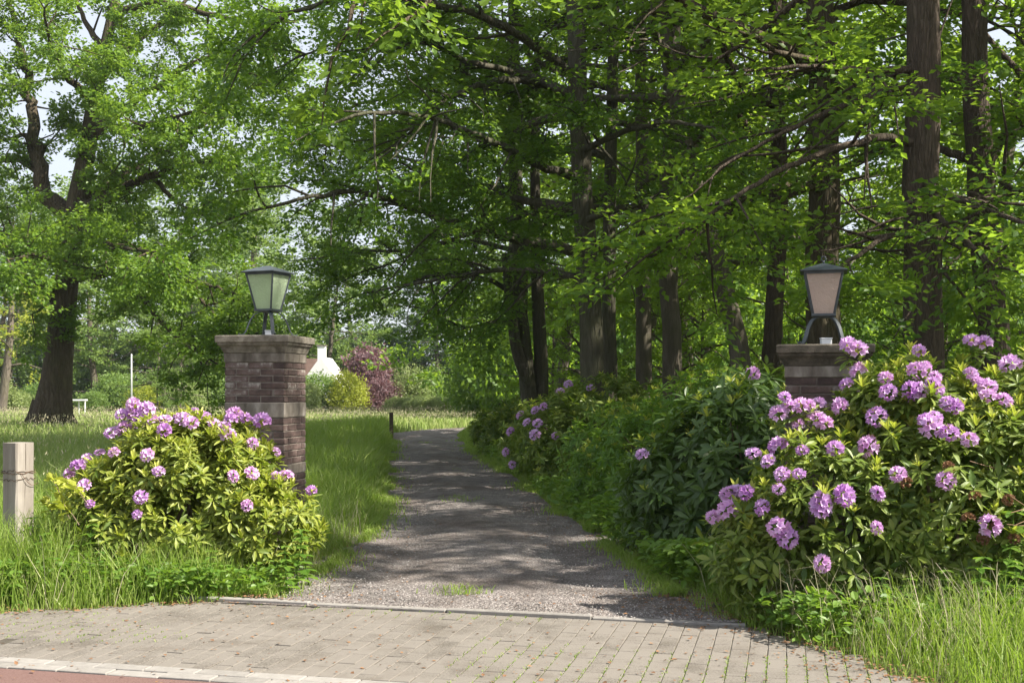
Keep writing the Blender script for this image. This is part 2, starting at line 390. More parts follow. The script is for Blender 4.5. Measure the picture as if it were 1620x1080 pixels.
# ------------------------------------------------------------------ leaf cards (real little faces) and trees
T_LEAF2 = (np.array([(0, 0, 0), (.45, .30, .07), (1, 0, -.05), (.45, -.30, .07)], float), np.array([(0, 2, 1), (0, 3, 2)]))
T_LEAF4 = (np.array([(0, 0, 0), (.28, .25, .06), (.72, .22, .04), (1, 0, -.08), (.72, -.22, .04), (.28, -.25, .06)], float), np.array([(0, 2, 1), (0, 3, 2), (0, 4, 3), (0, 5, 4)]))
T_OAK = (np.array([(0, 0, 0), (.3, .17, .04), (.42, .30, .06), (.62, .2, .03), (.8, .24, .03), (1, 0, -.06), (.8, -.24, .03), (.62, -.2, .03), (.42, -.30, .06), (.3, -.17, .04)], float),
         np.array([(0, 2, 1), (0, 3, 2), (0, 5, 3), (3, 5, 4), (0, 7, 5), (5, 7, 6), (0, 8, 7), (0, 9, 8)]))
T_RHODO = (np.array([(0, 0, 0), (.2, .10, .035), (.55, .165, .05), (.85, .09, .0), (1, 0, -.08), (.85, -.09, .0), (.55, -.165, .05), (.2, -.10, .035), (.55, 0, .0)], float),
           np.array([(0, 8, 1), (1, 8, 2), (2, 8, 3), (3, 8, 4), (4, 8, 5), (5, 8, 6), (6, 8, 7), (7, 8, 0)]))

def leaves_arrays(P, D, Nn, S, tmpl, wid=1.0):
    tv, tf = tmpl
    D = nrm(D); Sd = nrm(np.cross(Nn, D)); Nn = np.cross(D, Sd)
    S = np.broadcast_to(np.asarray(S, float), (len(P),))
    V = P[:, None, :] + S[:, None, None] * (tv[None, :, 0, None] * D[:, None, :] + wid * tv[None, :, 1, None] * Sd[:, None, :] + tv[None, :, 2, None] * Nn[:, None, :])
    F = tf[None] + (np.arange(len(P)) * len(tv))[:, None, None]
    return V.reshape(-1, 3), F.reshape(-1, tf.shape[1])

def leaves_mesh(name, P, D, Nn, S, tmpl, mat, rng, wid=1.0, rnd=None):
    V, F = leaves_arrays(P, D, Nn, S, tmpl, wid)
    if rnd is None: rnd = rng.random(len(P))
    return np_mesh(name, V, F, mat, np.repeat(rnd, len(tmpl[0])))

def resample(pts, n):
    pts = np.asarray(pts, float)
    d = np.r_[0, np.cumsum(np.linalg.norm(np.diff(pts, axis=0), axis=1))]
    t = np.linspace(0, d[-1], n)
    q = np.stack([np.interp(t, d, pts[:, i]) for i in range(3)], 1)
    for _ in range(2):
        q[1:-1] = 0.25 * q[:-2] + 0.5 * q[1:-1] + 0.25 * q[2:]
    return q

def walk(rng, p, d, L, n, wander, up):
    pts = [np.array(p, float)]; d = nrm(np.array(d, float)); st = L / n
    for i in range(n):
        d = nrm(d + rng.normal(0, wander, 3) + np.array((0, 0, up)))
        pts.append(pts[-1] + d * st)
    return np.array(pts)

def side_dir(rng, t, ang, flat):
    """direction leaving tangent t at angle ang; flat>0 keeps the sides level (beech sprays)"""
    lat = np.cross(t, (0, 0, 1.0))
    if np.linalg.norm(lat) < 0.2: lat = rng.normal(0, 1, 3)
    lat = nrm(lat) * rng.choice((-1, 1))
    r = rng.normal(0, 1, 3)
    lat = nrm(lat * flat + r * (1 - flat)); lat = nrm(lat - t * np.dot(lat, t))
    return nrm(t * math.cos(ang) + lat * math.sin(ang))

class Tree:
    def __init__(s, seed): s.rng = rng_of(seed); s.tubes = []; s.tw = []
    def limb(s, pts, r0, r1, k=8, n=None):
        pts = resample(pts, n or max(6, int(len(pts) * 3)))
        w = s.rng.normal(0, r0 * 0.18, pts.shape); w[0] = 0; pts = pts + w
        u = np.linspace(0, 1, len(pts))
        s.tubes.append((pts, r0 + (r1 - r0) * u ** 0.8, k)); return pts
    def clothe(s, pts, t0, per_m, sub_len, twig_per_m, twig_len, flat, up, ang=1.0, r=0.03, wander=0.16, subk=4):
        """side branches and twigs along a limb"""
        rng = s.rng
        seg = np.linalg.norm(np.diff(pts, axis=0), axis=1); d = np.r_[0, np.cumsum(seg)]; L = d[-1]
        cnt = max(2, int(L * per_m * (1 - t0)))
        for t in np.r_[rng.uniform(t0, 1, cnt), 1.0]:
            x = t * L; i = min(np.searchsorted(d, x, side='right') - 1, len(pts) - 2)
            p = pts[i] + (pts[i + 1] - pts[i]) * ((x - d[i]) / max(seg[i], 1e-6))
            tan = nrm(pts[i + 1] - pts[i])
            dr = tan if t == 1.0 else side_dir(rng, tan, rng.normal(ang, 0.2), flat)
            sl = sub_len * rng.uniform(0.55, 1.2) * (1.15 - 0.45 * t)
            b = walk(rng, p, dr, sl, 4, wander, up)
            s.tubes.append((b, np.linspace(r * (1.1 - 0.4 * t), 0.006, 5), subk))
            nt = max(2, int(sl * twig_per_m))
            for q in np.r_[rng.uniform(0.15, 1, nt), 1.0]:
                j = min(int(q * 4), 3); f = q * 4 - j
                a = b[j] + (b[j + 1] - b[j]) * f
                tn = nrm(b[j + 1] - b[j])
                dd = tn if q == 1.0 else side_dir(rng, tn, rng.normal(0.9, 0.2), flat)
                dd = nrm(dd + np.array((0, 0, up * 0.5)))
                s.tw.append((a, a + dd * twig_len * rng.uniform(0.6, 1.2)))
    def foliage(s, name, per_twig, size, spread, nj, mat, tmpl=T_LEAF2, drop=0.0, wid=1.0, ref=None):
        rng = s.rng
        A = np.array([q[0] for q in s.tw]); B = np.array([q[1] for q in s.tw])
        n = len(A); k = per_twig
        A = np.repeat(A, k, 0); B = np.repeat(B, k, 0); m = n * k
        t = rng.random(m)[:, None] ** 0.8
        ax = nrm(B - A)
        up = np.array((0, 0, 1.0)) + rng.normal(0, nj, (m, 3))
        lat = nrm(np.cross(ax, (0, 0, 1.0)) + 1e-4)
        sg = rng.choice((-1.0, 1.0), m)[:, None]
        P = A + (B - A) * t + lat * sg * spread * rng.random((m, 1)) + rng.normal(0, spread * 0.28, (m, 3)) * np.array((1, 1, 0.8))
        D = ax * rng.uniform(0.2, 0.9, (m, 1)) + lat * sg * rng.uniform(0.3, 1.1, (m, 1)) + rng.normal(0, 0.25, (m, 3)) - np.array((0, 0, drop))
        S = size * rng.uniform(0.65, 1.25, m)
        tone = np.repeat(rng.random(n), k) * 0.5 + rng.random(m) * 0.5
        if ref is not None: P = P - np.asarray(ref)
        return leaves_mesh(name, P, D, up, S, tmpl, mat, rng, wid, tone)
    def prune(s, bands):
        """open lanes in the crown through which the sun reaches the drive"""
        sn = np.array(TO_SUN); keep = []
        for a, c in s.tw:
            g = c - sn * (c[2] / sn[2]); v = g[1] + .344 * (g[0] + .6)
            if -7 < g[0] < 2.6 and any(abs(v - q) < w for q, w in bands) and s.rng.random() < .95: continue
            keep.append((a, c))
        s.tw = keep
    def wood(s, name, mat, ref=None):
        if ref is not None: s.tubes = [(p - np.asarray(ref), r, k) for p, r, k in s.tubes]
        return tubes_mesh(name, s.tubes, mat)
    def make(s, th, ref, mat, crown_me):
        obj('trunk', s.wood('trunk', mat, ref), th)
        o = obj('crown', crown_me, th)
        return th

def flare(pts, r, r_top, base=1.7, h=1.2):
    z = pts[:, 2] - pts[0, 2]
    u = np.linspace(0, 1, len(pts))
    return (r + (r_top - r) * u) * (1 + (base - 1) * np.exp(-z / (h * 0.45)))

# ------------------------------------------------------------------ SETTING: ground, drive, forecourt, cycle path
RO = np.array((-0.2, 7.68)); RU = np.array((0.972, -0.2345)); RV = np.array((0.2345, 0.972))
RANG = math.atan2(RU[1], RU[0])
def uv2xy(u, v): return RO + np.multiply.outer(u, RU) + np.multiply.outer(v, RV)
def xy2uv(xy):
    d = np.asarray(xy, float) - RO
    return d @ RU, d @ RV

EL_Y = [7.0, 8.1, 8.8, 9.6, 11.5, 14.8, 20, 27, 33, 40, 60]; EL_X = [-2.0, -1.9, -1.75, -1.58, -1.5, -1.64, -2.2, -2.9, -3.5, -4.2, -4.2]
ER_Y = [6.8, 7.2, 7.7, 9.57, 11.2, 14.8, 20, 27.8, 37.5, 60]; ER_X = [1.6, 1.45, 1.30, 1.12, 0.93, 0.5, 0.02, -0.93, -1.8, -1.8]
BEND = np.array([(-3.05, 39.0), (-2.7, 42.5), (-1.2, 45.5), (2.0, 47.4), (7.0, 48.2), (14, 48.6)])
def dist_bend(xy):
    d = np.full(len(xy), 1e9)
    for a, b in zip(BEND[:-1], BEND[1:]):
        ab = b - a; t = np.clip(((xy - a) @ ab) / (ab @ ab), 0, 1)
        d = np.minimum(d, np.linalg.norm(xy - (a + t[:, None] * ab), axis=1))
    return d
def in_drive(xy, m=0.0):
    x, y = xy[:, 0], xy[:, 1]
    u, v = xy2uv(xy)
    a = (v > -0.02) & (y < 40.5) & (x > np.interp(y, EL_Y, EL_X) - m) & (x < np.interp(y, ER_Y, ER_X) + m)
    return a | (dist_bend(xy) < 1.1 + m)
AP_V = [-2.3, -1.85, -1.2, -0.77, -0.05, 0.1]; AP_L = [-6.5, -5.2, -3.9, -3.2, -1.95, -1.75]; AP_R = [3.5, 3.15, 2.65, 2.3, 1.75, 1.62]
def in_apron(xy, m=0.0):
    u, v = xy2uv(xy)
    return ((v < 0.08) & (u > np.interp(v, AP_V, AP_L) - m) & (u < np.interp(v, AP_V, AP_R) + m)) | (v < -1.85)

rg = rng_of(5)
# ground sheet: fine near the camera, out to the horizon
gx = np.r_[-700, -300, -150, np.linspace(-80, 80, 81), 150, 300, 700]
gy = np.r_[-300, -100, -30, np.linspace(-8, 152, 81), 250, 450, 900]
X, Yg = np.meshgrid(gx, gy)
Z = np.full_like(X, -0.03)
V = np.stack((X, Yg, Z), -1).reshape(-1, 3)
nx = len(gx)
ii, jj = np.meshgrid(np.arange(len(gy) - 1), np.arange(nx - 1), indexing='ij')
a = (ii * nx + jj).ravel()
tag(obj('ground', np_mesh('ground', V, np.stack((a, a + 1, a + nx + 1, a + nx), 1), M['soil'])), 'mossy soil under the grass verges, meadow and wood', 'ground', kind='structure')

# gravel drive: strip between its two uneven edges, with a low crown and wheel ruts
def drive_sheet():
    rows = []
    n = 17
    ys = np.r_[np.linspace(0, 4, 40), np.linspace(4.2, 32.3, 110)]
    for y0 in ys:
        yl = 8.05 + y0; yr = 7.33 + y0
        L = np.array((np.interp(yl, EL_Y, EL_X), yl)); Rr = np.array((np.interp(yr, ER_Y, ER_X), yr))
        L = L + (0.07 * math.sin(yl * 3.1) + rg.normal(0, .03), 0); Rr = Rr + (0.07 * math.sin(yr * 2.3 + 1) + rg.normal(0, .03), 0)
        L[0] -= 0.12; Rr[0] += 0.12
        rows.append([L + (Rr - L) * t for t in np.linspace(0, 1, n)])
    a, b = rows[-1][0], rows[-1][-1]
    cl = resample(np.c_[BEND, np.zeros(len(BEND))], 26)[:, :2]
    for i in range(2, 26):
        t = nrm(cl[min(i + 1, 25)] - cl[i - 1]); nn = np.array((-t[1], t[0]))
        rows.append([cl[i] + nn * w for w in np.linspace(1.1, -1.1, n)])
    G = np.array(rows)
    s = np.linspace(-1, 1, n)
    z = 0.012 + 0.03 * (1 - s ** 2) - 0.028 * np.exp(-((np.abs(s) - 0.5) / 0.2) ** 2)
    far = np.clip(np.arange(len(rows)) / 6.0, 0, 1)[:, None]
    Zz = 0.006 + (z[None, :] - 0.006) * far + rg.normal(0, 0.002, (len(rows), n))
    V = np.concatenate((G, Zz[..., None]), -1).reshape(-1, 3)
    i, j = np.meshgrid(np.arange(len(rows) - 1), np.arange(n - 1), indexing='ij'); a = (i * n + j).ravel()
    return np_mesh('gravel_drive', V, np.stack((a, a + 1, a + n + 1, a + n), 1), M['gravel'], smooth=True)
tag(obj('gravel_drive', drive_sheet()), 'grey gravel drive running between the gate piers into the wood', 'drive', kind='structure')

# loose stones on the drive (uncountable)
def pebbles():
    n = 26000
    y = 7.3 + 22 * rg.random(n) ** 2.2; x = rg.uniform(-3.6, 1.8, n)
    xy = np.c_[x, y]; xy = xy[in_drive(xy, 0.05)]; k = len(xy)
    oct_v = np.array([(1, 0, 0), (0, 1, 0), (-1, 0, 0), (0, -1, 0), (0, 0, .7), (0, 0, -.5)], float)
    oct_f = np.array([(0, 1, 4), (1, 2, 4), (2, 3, 4), (3, 0, 4)])
    s = rg.uniform(0.003, 0.008, k) * (1 + 0.02 * xy[:, 1])
    th = rg.random(k) * 6.28
    bx = np.c_[np.cos(th), np.sin(th), rg.normal(0, .2, k)]; by = np.c_[-np.sin(th), np.cos(th), rg.normal(0, .2, k)] * rg.uniform(.6, 1, (k, 1)); bz = np.tile((0, 0, 1.0), (k, 1))
    P = np.c_[xy, np.full(k, 0.022)]
    V = P[:, None] + s[:, None, None] * (oct_v[None, :, 0, None] * bx[:, None] + oct_v[None, :, 1, None] * by[:, None] + oct_v[None, :, 2, None] * bz[:, None])
    F = oct_f[None] + (np.arange(k) * 6)[:, None, None]
    return np_mesh('loose_gravel', V.reshape(-1, 3), F.reshape(-1, 3), M['pebble_rnd'], np.repeat(rg.random(k), 6))
M['pebble_rnd'] = leaf_mat('pebble_rnd', [(0.08, 0.07, 0.065), (0.14, 0.126, 0.118), (0.21, 0.192, 0.18), (0.34, 0.315, 0.295)], [(0.1, 0.1, 0.1), (0.1, 0.1, 0.1)], tmix=0.0, rough=0.85)
tag(obj('loose_gravel', pebbles()), 'loose grey stones scattered over the drive', 'gravel', kind='stuff')

# forecourt of small concrete pavers laid in columns away from the road
def rect_me(name, lx, ly, h, mat, bev):
    return bevel(MB().box((0, 0, 0), (lx, ly, h)).mesh(name, mat), bev)
fc = obj('forecourt', np_mesh('forecourt', np.c_[np.array([uv2xy(u, v) for u, v in ((-5.9, -1.84), (3.1, -1.84), (2.6, -1.2), (1.75, -0.035), (-1.95, -0.035), (-3.9, -1.2))]), np.full(6, -0.0055)], np.array([(0, 1, 2, 3, 4, 5)]), M['sand_joint']))
tag(fc, 'grey paved forecourt between the cycle path and the gravel drive', 'pavement', kind='structure')
PW, PL, GAP = 0.105, 1.803 / 8.5, 0.0042
paver_me = [rect_me('paver', PW - GAP * rg.uniform(0.8, 1.4), PL - GAP * rg.uniform(0.8, 1.4), 0.06, M['paver'], 0.003) for _ in range(4)]
spots = []
half_me = rect_me('paver', PW - GAP, PL / 2 - GAP, 0.06, M['paver'], 0.003)
for c in range(-56, 32):
    u = (c + 0.5) * PW
    v0 = -0.04
    for r in range(9):
        half = (r == 0) if c % 2 else (r == 8)
        ln = PL / 2 if half else PL
        v = v0 - ln / 2; v0 -= ln
        if u - 0.05 < np.interp(v, AP_V, AP_L) - 0.12 or u + 0.05 > np.interp(v, AP_V, AP_R) + 0.12: continue
        p = uv2xy(u, v)
        px = 810 + p[0] / p[1] * FPX; py = HOR + EYE / p[1] * FPX
        spots.append((p, -20 < px < 1640 and py < 1090, half))
seen = sorted([s for s in spots if s[1]], key=lambda s: s[0][1])
def paver_tf(p):
    return (p[0], p[1], -0.03 + rg.normal(0, 0.0014)), (rg.normal(0, .006), rg.normal(0, .006), RANG + rg.normal(0, .012))
for i, (p, _, hf) in enumerate(seen[:300]):
    o = obj('paver', half_me if hf else paver_me[i % 4], fc); o.location, o.rotation_euler = paver_tf(p)
Vs, Fs, b = [], [], 0
geo = [([v.co.copy() for v in q.vertices], [tuple(f.vertices) for f in q.polygons]) for q in (paver_me[0], half_me)]
rest = MB()
for p, _, hf in seen[300:] + [s for s in spots if not s[1]]:
    l, e = paver_tf(p)
    Mx = Matrix.Translation(l) @ Matrix.Rotation(e[2], 4, 'Z')
    rest.add([Mx @ q for q in geo[hf][0]], geo[hf][1])
o = obj('paver_field', rest.mesh('paver_field', M['paver']), fc); o['kind'] = 'stuff'
# pale edging blocks, two rows, along the cycle path
ed = obj('edging', np_mesh('edging', np.c_[np.array([uv2xy(u, v) for u, v in ((-7, -2.06), (6, -2.06), (6, -1.848), (-7, -1.848))]), np.full(4, -0.016)], np.array([(0, 1, 2, 3)]), M['sand_joint']))
tag(ed, 'two rows of pale grey blocks edging the red cycle path', 'kerb', kind='structure')
blk = [rect_me('edging_block', 0.296, 0.100, 0.06, M['edge_block'], 0.004) for _ in range(1)]
for row in range(2):
    for k in range(-16, 8):
        p = uv2xy(k * 0.302 + 0.15 * row, -1.902 - row * 0.106)
        px = 810 + p[0] / p[1] * FPX
        if px < -120 or px > 1200: continue
        o = obj('edging_block', blk[0], ed, (p[0], p[1], -0.026 + rg.normal(0, .0015))); o.rotation_euler = (rg.normal(0, .006), 0, RANG + rg.normal(0, .005))
# narrow concrete kerb between pavers and gravel
kb = obj('kerb', np_mesh('kerb', np.c_[np.array([uv2xy(u, v) for u, v in ((-2.3, -0.04), (2.0, -0.04), (2.0, 0.05), (-2.3, 0.05))]), np.full(4, -0.014)], np.array([(0, 1, 2, 3)]), M['sand_joint']))
tag(kb, 'thin concrete kerb where the pavers meet the gravel', 'kerb', kind='structure')
kme = rect_me('kerb_stone', 0.992, 0.06, 0.12, M['edge_block'], 0.006)
for k in range(4):
    p = uv2xy(-1.75 + k, 0.002)
    o = obj('kerb_stone', kme, kb, (p[0], p[1], -0.042 + (0.008, 0.0, 0.006, -0.004)[k])); o.rotation_euler = (0, 0, RANG)
V = np.c_[np.array([uv2xy(u, v) for u, v in ((-60, -6.5), (60, -6.5), (60, -2.065), (-60, -2.065))]), np.full(4, -0.004)]
tag(obj('cycle_path', np_mesh('cycle_path', V, np.array([(0, 1, 2, 3)]), M['asphalt_red'])), 'red asphalt cycle path along the front edge', 'cycle path', kind='structure')
print('setting done')
# ------------------------------------------------------------------ gate piers, lanterns, posts
BL, BW_, BH, JT = 0.215, 0.10, 0.050, 0.010
COURSE = 0.0592
def brick_mesh(seed):
    r = rng_of(seed)
    me = MB().box((0, 0, 0), (BL, BW_, BH)).mesh('brick', M['brick'])
    bevel(me, 0.0035)
    for v in me.vertices: v.co += Vector(r.normal(0, 0.0013, 3))
    return me
brick_me = [brick_me_ for brick_me_ in (brick_mesh(s) for s in range(5))]
PIER_W = 2 * BL + BW_ + 2 * JT
def pier(x, y, top, rz, label):
    th = thing('gate_pier', (x, y, 0), label, 'gate pier', 'brick piers either side of the drive', rz)
    h = PIER_W / 2
    o = obj('mortar_core', MB().box((0, 0, top / 2 - 0.1), (PIER_W - 0.014, PIER_W - 0.014, top - 0.14)).mesh('mortar_core', M['mortar']), th)
    cap = bevel(MB().sqloft([(h + 0.012, -0.155), (h + 0.016, -0.14), (h + 0.03, -0.105), (h + 0.052, -0.082), (h + 0.052, -0.066), (h + 0.066, -0.064), (h + 0.068, -0.008), (h + 0.055, 0.0)]).mesh('coping', M['stone_top']), 0.004)
    obj('coping', cap, th, (0, 0, top))
    obj('frieze', bevel(MB().box((0, 0, 0), (PIER_W + 0.014, PIER_W + 0.014, 0.082)).mesh('frieze', M['stone']), 0.004), th, (0, 0, top - 0.1965))
    bands = [(top - 0.70, 0.135), (top - 1.23, 0.095)]
    z = top - 0.238
    zs = []
    for bz, bh in bands:
        n = 0
        while z - COURSE > bz + bh / 2 - 0.012: zs.append(z - COURSE / 2); z -= COURSE
        o = obj('stone_band', bevel(MB().box((0, 0, 0), (PIER_W + 0.006, PIER_W + 0.006, bh - 0.006)).mesh('stone_band', M['stone']), 0.004), th, (0, 0, z - bh / 2)); z -= bh
    while z > -0.03: zs.append(z - COURSE / 2); z -= COURSE
    r = rng_of(int(top * 1000))
    for ci, zc in enumerate(zs):
        flip = ci % 2
        for sd in range(4):
            for b in range(2):
                t = -h + BL / 2 + b * (BL + JT)          # along the side; the neighbour's end closes the corner
                if flip: t = -t
                p = Vector((t, -h + BW_ / 2, zc)); p = Matrix.Rotation(sd * math.pi / 2, 3, 'Z') @ p
                o = obj('brick', brick_me[int(r.integers(5))], th, p + Vector((r.normal(0, .0012), r.normal(0, .0012), 0)))
                o.rotation_euler = (r.normal(0, .006) + (math.pi if r.random() < .5 else 0), r.normal(0, .006), sd * math.pi / 2 + r.normal(0, .006))
    return th
LP = (PX(421, 618, 10.3)[0], 10.3); LTOP = 1.99
RP = (PX(1303, 618, 8.45)[0], 8.45); RTOP = 1.835
pier(LP[0], LP[1], LTOP, R(-9.5), 'full brick gate pier with stone bands behind the flowering bush, beside open meadow')
pier(RP[0], RP[1], RTOP, R(-13.5), 'brick gate pier mostly hidden by the tall lilac bush, cap and top bricks showing')

def lantern(x, y, z, rz, glass, label, ring):
    th = thing('lantern', (x, y, z), label, 'lantern', 'iron lanterns on the gate piers', rz)
    zb, zt, wb, wt = 0.235, 0.565, 0.078, 0.142
    for a in range(4):
        d = Vector((math.cos(math.pi / 4 + a * math.pi / 2), math.sin(math.pi / 4 + a * math.pi / 2), 0))
        prof = [(0.05, 0.226), (0.09, 0.219), (0.132, 0.19), (0.165, 0.14), (0.185, 0.085), (0.203, 0.035), (0.222, 0.009), (0.248, 0.010), (0.265, 0.022)]
        q = resample([d * r_ + Vector((0, 0, z_)) for r_, z_ in prof], 18)
        t = Vector((-d.y, d.x, 0)); V = []; F = []
        for i, p in enumerate(q):
            p = Vector(p); tn = Vector(q[min(i + 1, 17)]) - Vector(q[max(i - 1, 0)]); nn = tn.cross(t).normalized()
            V += [p + t * .016 + nn * .004, p - t * .016 + nn * .004, p - t * .016 - nn * .004, p + t * .016 - nn * .004]
            if i:
                b = i * 4
                F += [(b - 4 + k, b - 4 + (k + 1) % 4, b + (k + 1) % 4, b + k) for k in range(4)]
        F += [(3, 2, 1, 0), (68, 69, 70, 71)]
        obj('leg', MB().add(V, F).mesh('leg', M['iron']), th)
        c0 = Vector((d.x * wb * 1.414, d.y * wb * 1.414, zb)); c1 = Vector((d.x * wt * 1.414, d.y * wt * 1.414, zt))
        obj('corner_bar', MB().tube([c0, c1], 0.0105, 4).mesh('corner_bar', M['iron']), th)
    obj('base_plate', MB().sqloft([(0.03, 0.214), (0.05, 0.222), (wb + 0.014, 0.228), (wb + 0.014, 0.246)]).mesh('base_plate', M['iron']), th)
    for a in range(4):
        Mr = Matrix.Rotation(a * math.pi / 2, 4, 'Z')
        obj('top_rail', MB().box((0, -wt, zt - 0.004), (wt * 2, 0.014, 0.02), Mr).mesh('top_rail', M['iron']), th)
        z0, z1 = zb + 0.011, zt - 0.014
        f = lambda z_: wb + (wt - wb) * (z_ - zb) / (zt - zb)
        V = []
        for off in (0.0, 0.004):
            for z_, s_ in ((z0, -1), (z0, 1), (z1, 1), (z1, -1)):
                V.append(Mr @ Vector((s_ * (f(z_) - 0.009), -f(z_) + 0.002 + off, z_)))
        obj('pane', MB().add(V, [(0, 1, 2, 3), (7, 6, 5, 4), (0, 4, 5, 1), (1, 5, 6, 2), (2, 6, 7, 3), (3, 7, 4, 0)]).mesh('pane', glass), th)
    obj('roof', MB().sqloft([(wt + 0.03, zt + 0.008), (wt + 0.034, zt + 0.006), (wt + 0.034, zt + 0.014), (0.1, zt + 0.046), (0.03, zt + 0.07), (0.012, zt + 0.076)]).mesh('roof', M['iron']), th)
    if ring:
        m = MB().tube([(0, 0, zt + 0.07), (0, 0, zt + 0.1)], 0.008, 8)
        m.tube([(0.018 * math.cos(t), 0, zt + 0.113 + 0.018 * math.sin(t)) for t in np.linspace(0, 2 * math.pi, 17)], 0.005, 6)
        obj('finial_ring', m.mesh('finial_ring', M['iron'], True), th)
    s = MB().tube([(0, 0, 0.246), (0, 0, 0.30)], 0.022, 12); s.tube([(0, 0, 0.30), (0, 0, 0.305)], 0.017, 12)
    obj('bulb_holder', s.mesh('bulb_holder', M['white_plastic']), th)
    return th
lantern(LP[0] + 0.02, LP[1], LTOP, R(-22), M['glass_green'], 'black iron lantern with greenish rippled panes turned cornerwise to the viewer', False)
lantern(RP[0], RP[1], RTOP, R(-15), M['glass_rose_reflect'], 'black iron lantern with panes tinted for rosy reflections and a ring finial, seen square on', True).scale = (.95, .95, .95)
def jbox(x, y, z, label):
    th = thing('junction_box', (x, y, z), label, 'junction box', 'white boxes on the pier caps')
    obj('case', bevel(MB().box((0, 0, 0.022), (0.075, 0.055, 0.044)).mesh('case', M['white_plastic']), 0.005), th)
    obj('lid', bevel(MB().box((0, 0, 0.049), (0.081, 0.061, 0.01)).mesh('lid', M['white_plastic']), 0.003), th)
jbox(LP[0] + 0.045, LP[1] - 0.06, LTOP, 'small white box under the greenish lantern')
jbox(RP[0] - 0.005, RP[1] - 0.08, RTOP, 'small white box under the rosy lantern')

def post(name, x, y, h, w, rz, mat, label, cat, group, wire=False, tilt=(0, 0)):
    th = thing(name, (x, y, 0), label, cat, group, rz)
    r = rng_of(int(h * 1000))
    n = 12
    m = MB(); V = []; F = []
    for i in range(n + 1):
        z = -0.05 + (h + 0.05) * i / n; ww = w / 2 * (1 + r.normal(0, .012))
        for k in range(8):
            a = [(-1, -.86), (-.86, -1), (.86, -1), (1, -.86), (1, .86), (.86, 1), (-.86, 1), (-1, .86)][k]
            V.append((a[0] * ww + r.normal(0, .0015) + tilt[0] * z, a[1] * ww + r.normal(0, .0015) + tilt[1] * z, z))
        if i: F += [((i - 1) * 8 + k, (i - 1) * 8 + (k + 1) % 8, i * 8 + (k + 1) % 8, i * 8 + k) for k in range(8)]
    F.append(tuple(range(n * 8, n * 8 + 8)))
    obj('shaft', m.add(V, F).mesh('shaft', mat), th)
    if wire:
        # the long drying crack on the sunny face
        cx = w / 2 + 0.0006
        obj('crack', MB().add([(cx, -.002, h - .004), (cx, .004, h - .004), (cx, .0, h - .30), (cx, -.012, h - .52), (cx, -.004, h - .30)], [(0, 1, 2, 4), (4, 2, 3)]).mesh('crack', M['dark_wood']), th)
        for j in range(3):
            zz = h - 0.22 - 0.012 * j - (0.04 if j == 2 else 0)
            q = []
            e = w / 2 + 0.006
            for t in np.linspace(0, 4, 33):
                s = int(t) % 4; f = t - int(t)
                c = [(-e, -e), (e, -e), (e, e), (-e, e), (-e, -e)]
                a_, b_ = c[s], c[s + 1]
                q.append((a_[0] + (b_[0] - a_[0]) * f, a_[1] + (b_[1] - a_[1]) * f, zz + r.normal(0, .006)))
            obj('wire', MB().tube(q, 0.0022, 5).mesh('wire', M['wire']), th)
        q = [(w / 2 + .006, -.05, h - .23), (w / 2 + .02, 0, h - .30), (w / 2 + .012, .05, h - .335), (w / 2 + .03, .09, h - .31)]
        obj('wire', MB().tube(resample(q, 12), 0.0022, 5).mesh('wire', M['wire']), th)
    return th
px = PX(29, 618, 8.8)
post('fence_post', px[0], 8.8, 1.10, 0.165, R(-28), M['post_wood'], 'pale weathered wooden post with rusty wire and a long crack', 'post', None, True)
px = PX(1462, 618, 7.55)
post('fence_post', px[0], 7.55, 0.62, 0.1, R(-20), M['dark_wood'], 'short dark post half hidden under the big flowering bush', 'post', None)
px = PX(619, 618, 36)
post('drive_marker', px[0], 36, 0.82, 0.12, R(10), M['dark_wood'], 'slim dark marker post standing in grass at the far drive bend', 'post', None)
# ------------------------------------------------------------------ rhododendrons
def truss_mesh(seed, mat):
    """one flower head: a dome of funnel florets with five petals each"""
    r = rng_of(seed); V = []; F = []; A = []
    nf = 17
    for k in range(nf):
        ph = k * 2.39996; ct = 1 - (k + .5) / nf * 1.25
        st = math.sqrt(max(0, 1 - ct * ct))
        d = nrm(np.array((st * math.cos(ph), st * math.sin(ph), ct)) + r.normal(0, .08, 3))
        a = nrm(np.cross(d, (0.3, 0.2, 1.0))); b = np.cross(d, a)
        c0 = d * 0.45; tone = r.random()
        for j in range(5):
            w = j * 2 * math.pi / 5 + ph
            e = a * math.cos(w) + b * math.sin(w); f = np.cross(d, e)
            L = r.uniform(.85, 1.1)
            base = len(V)
            V += [c0, c0 + d * .33 * L + e * .17 + f * .16, c0 + d * r.uniform(.38, .5) * L + e * .34 + f * r.normal(0, .04), c0 + d * .33 * L + e * .17 - f * .16]
            F += [(base, base + 1, base + 2), (base, base + 2, base + 3)]
            A += [tone * .45] * 4
        # stamens
        for j in range(1):
            e = nrm(r.normal(0, 1, 3)); base = len(V)
            tip = c0 + d * .62 + e * .1
            V += [c0 + d * .1, c0 + d * .12 + np.cross(d, e) * .02, tip]; F += [(base, base + 1, base + 2)]; A += [.9] * 3
    return np_mesh('flower_truss', np.array(V), np.array(F), mat, np.array(A))
truss_me = [truss_mesh(40 + s, M['petal']) for s in range(5)]
spent_me = truss_mesh(60, M['litter'])
rleaf_me = []
for s in range(4):
    r = rng_of(70 + s)
    v = T_RHODO[0].copy(); v[:, 2] += -0.22 * v[:, 0] ** 2 * (s / 3) ; v[:, 1] *= (0.85 + .12 * s)
    rleaf_me.append(np_mesh('leaf', v, T_RHODO[1], M['rhodo_leaf'], np.full(len(v), 0.0), smooth=True))
rleaf = {'rhodo_leaf': rleaf_me}
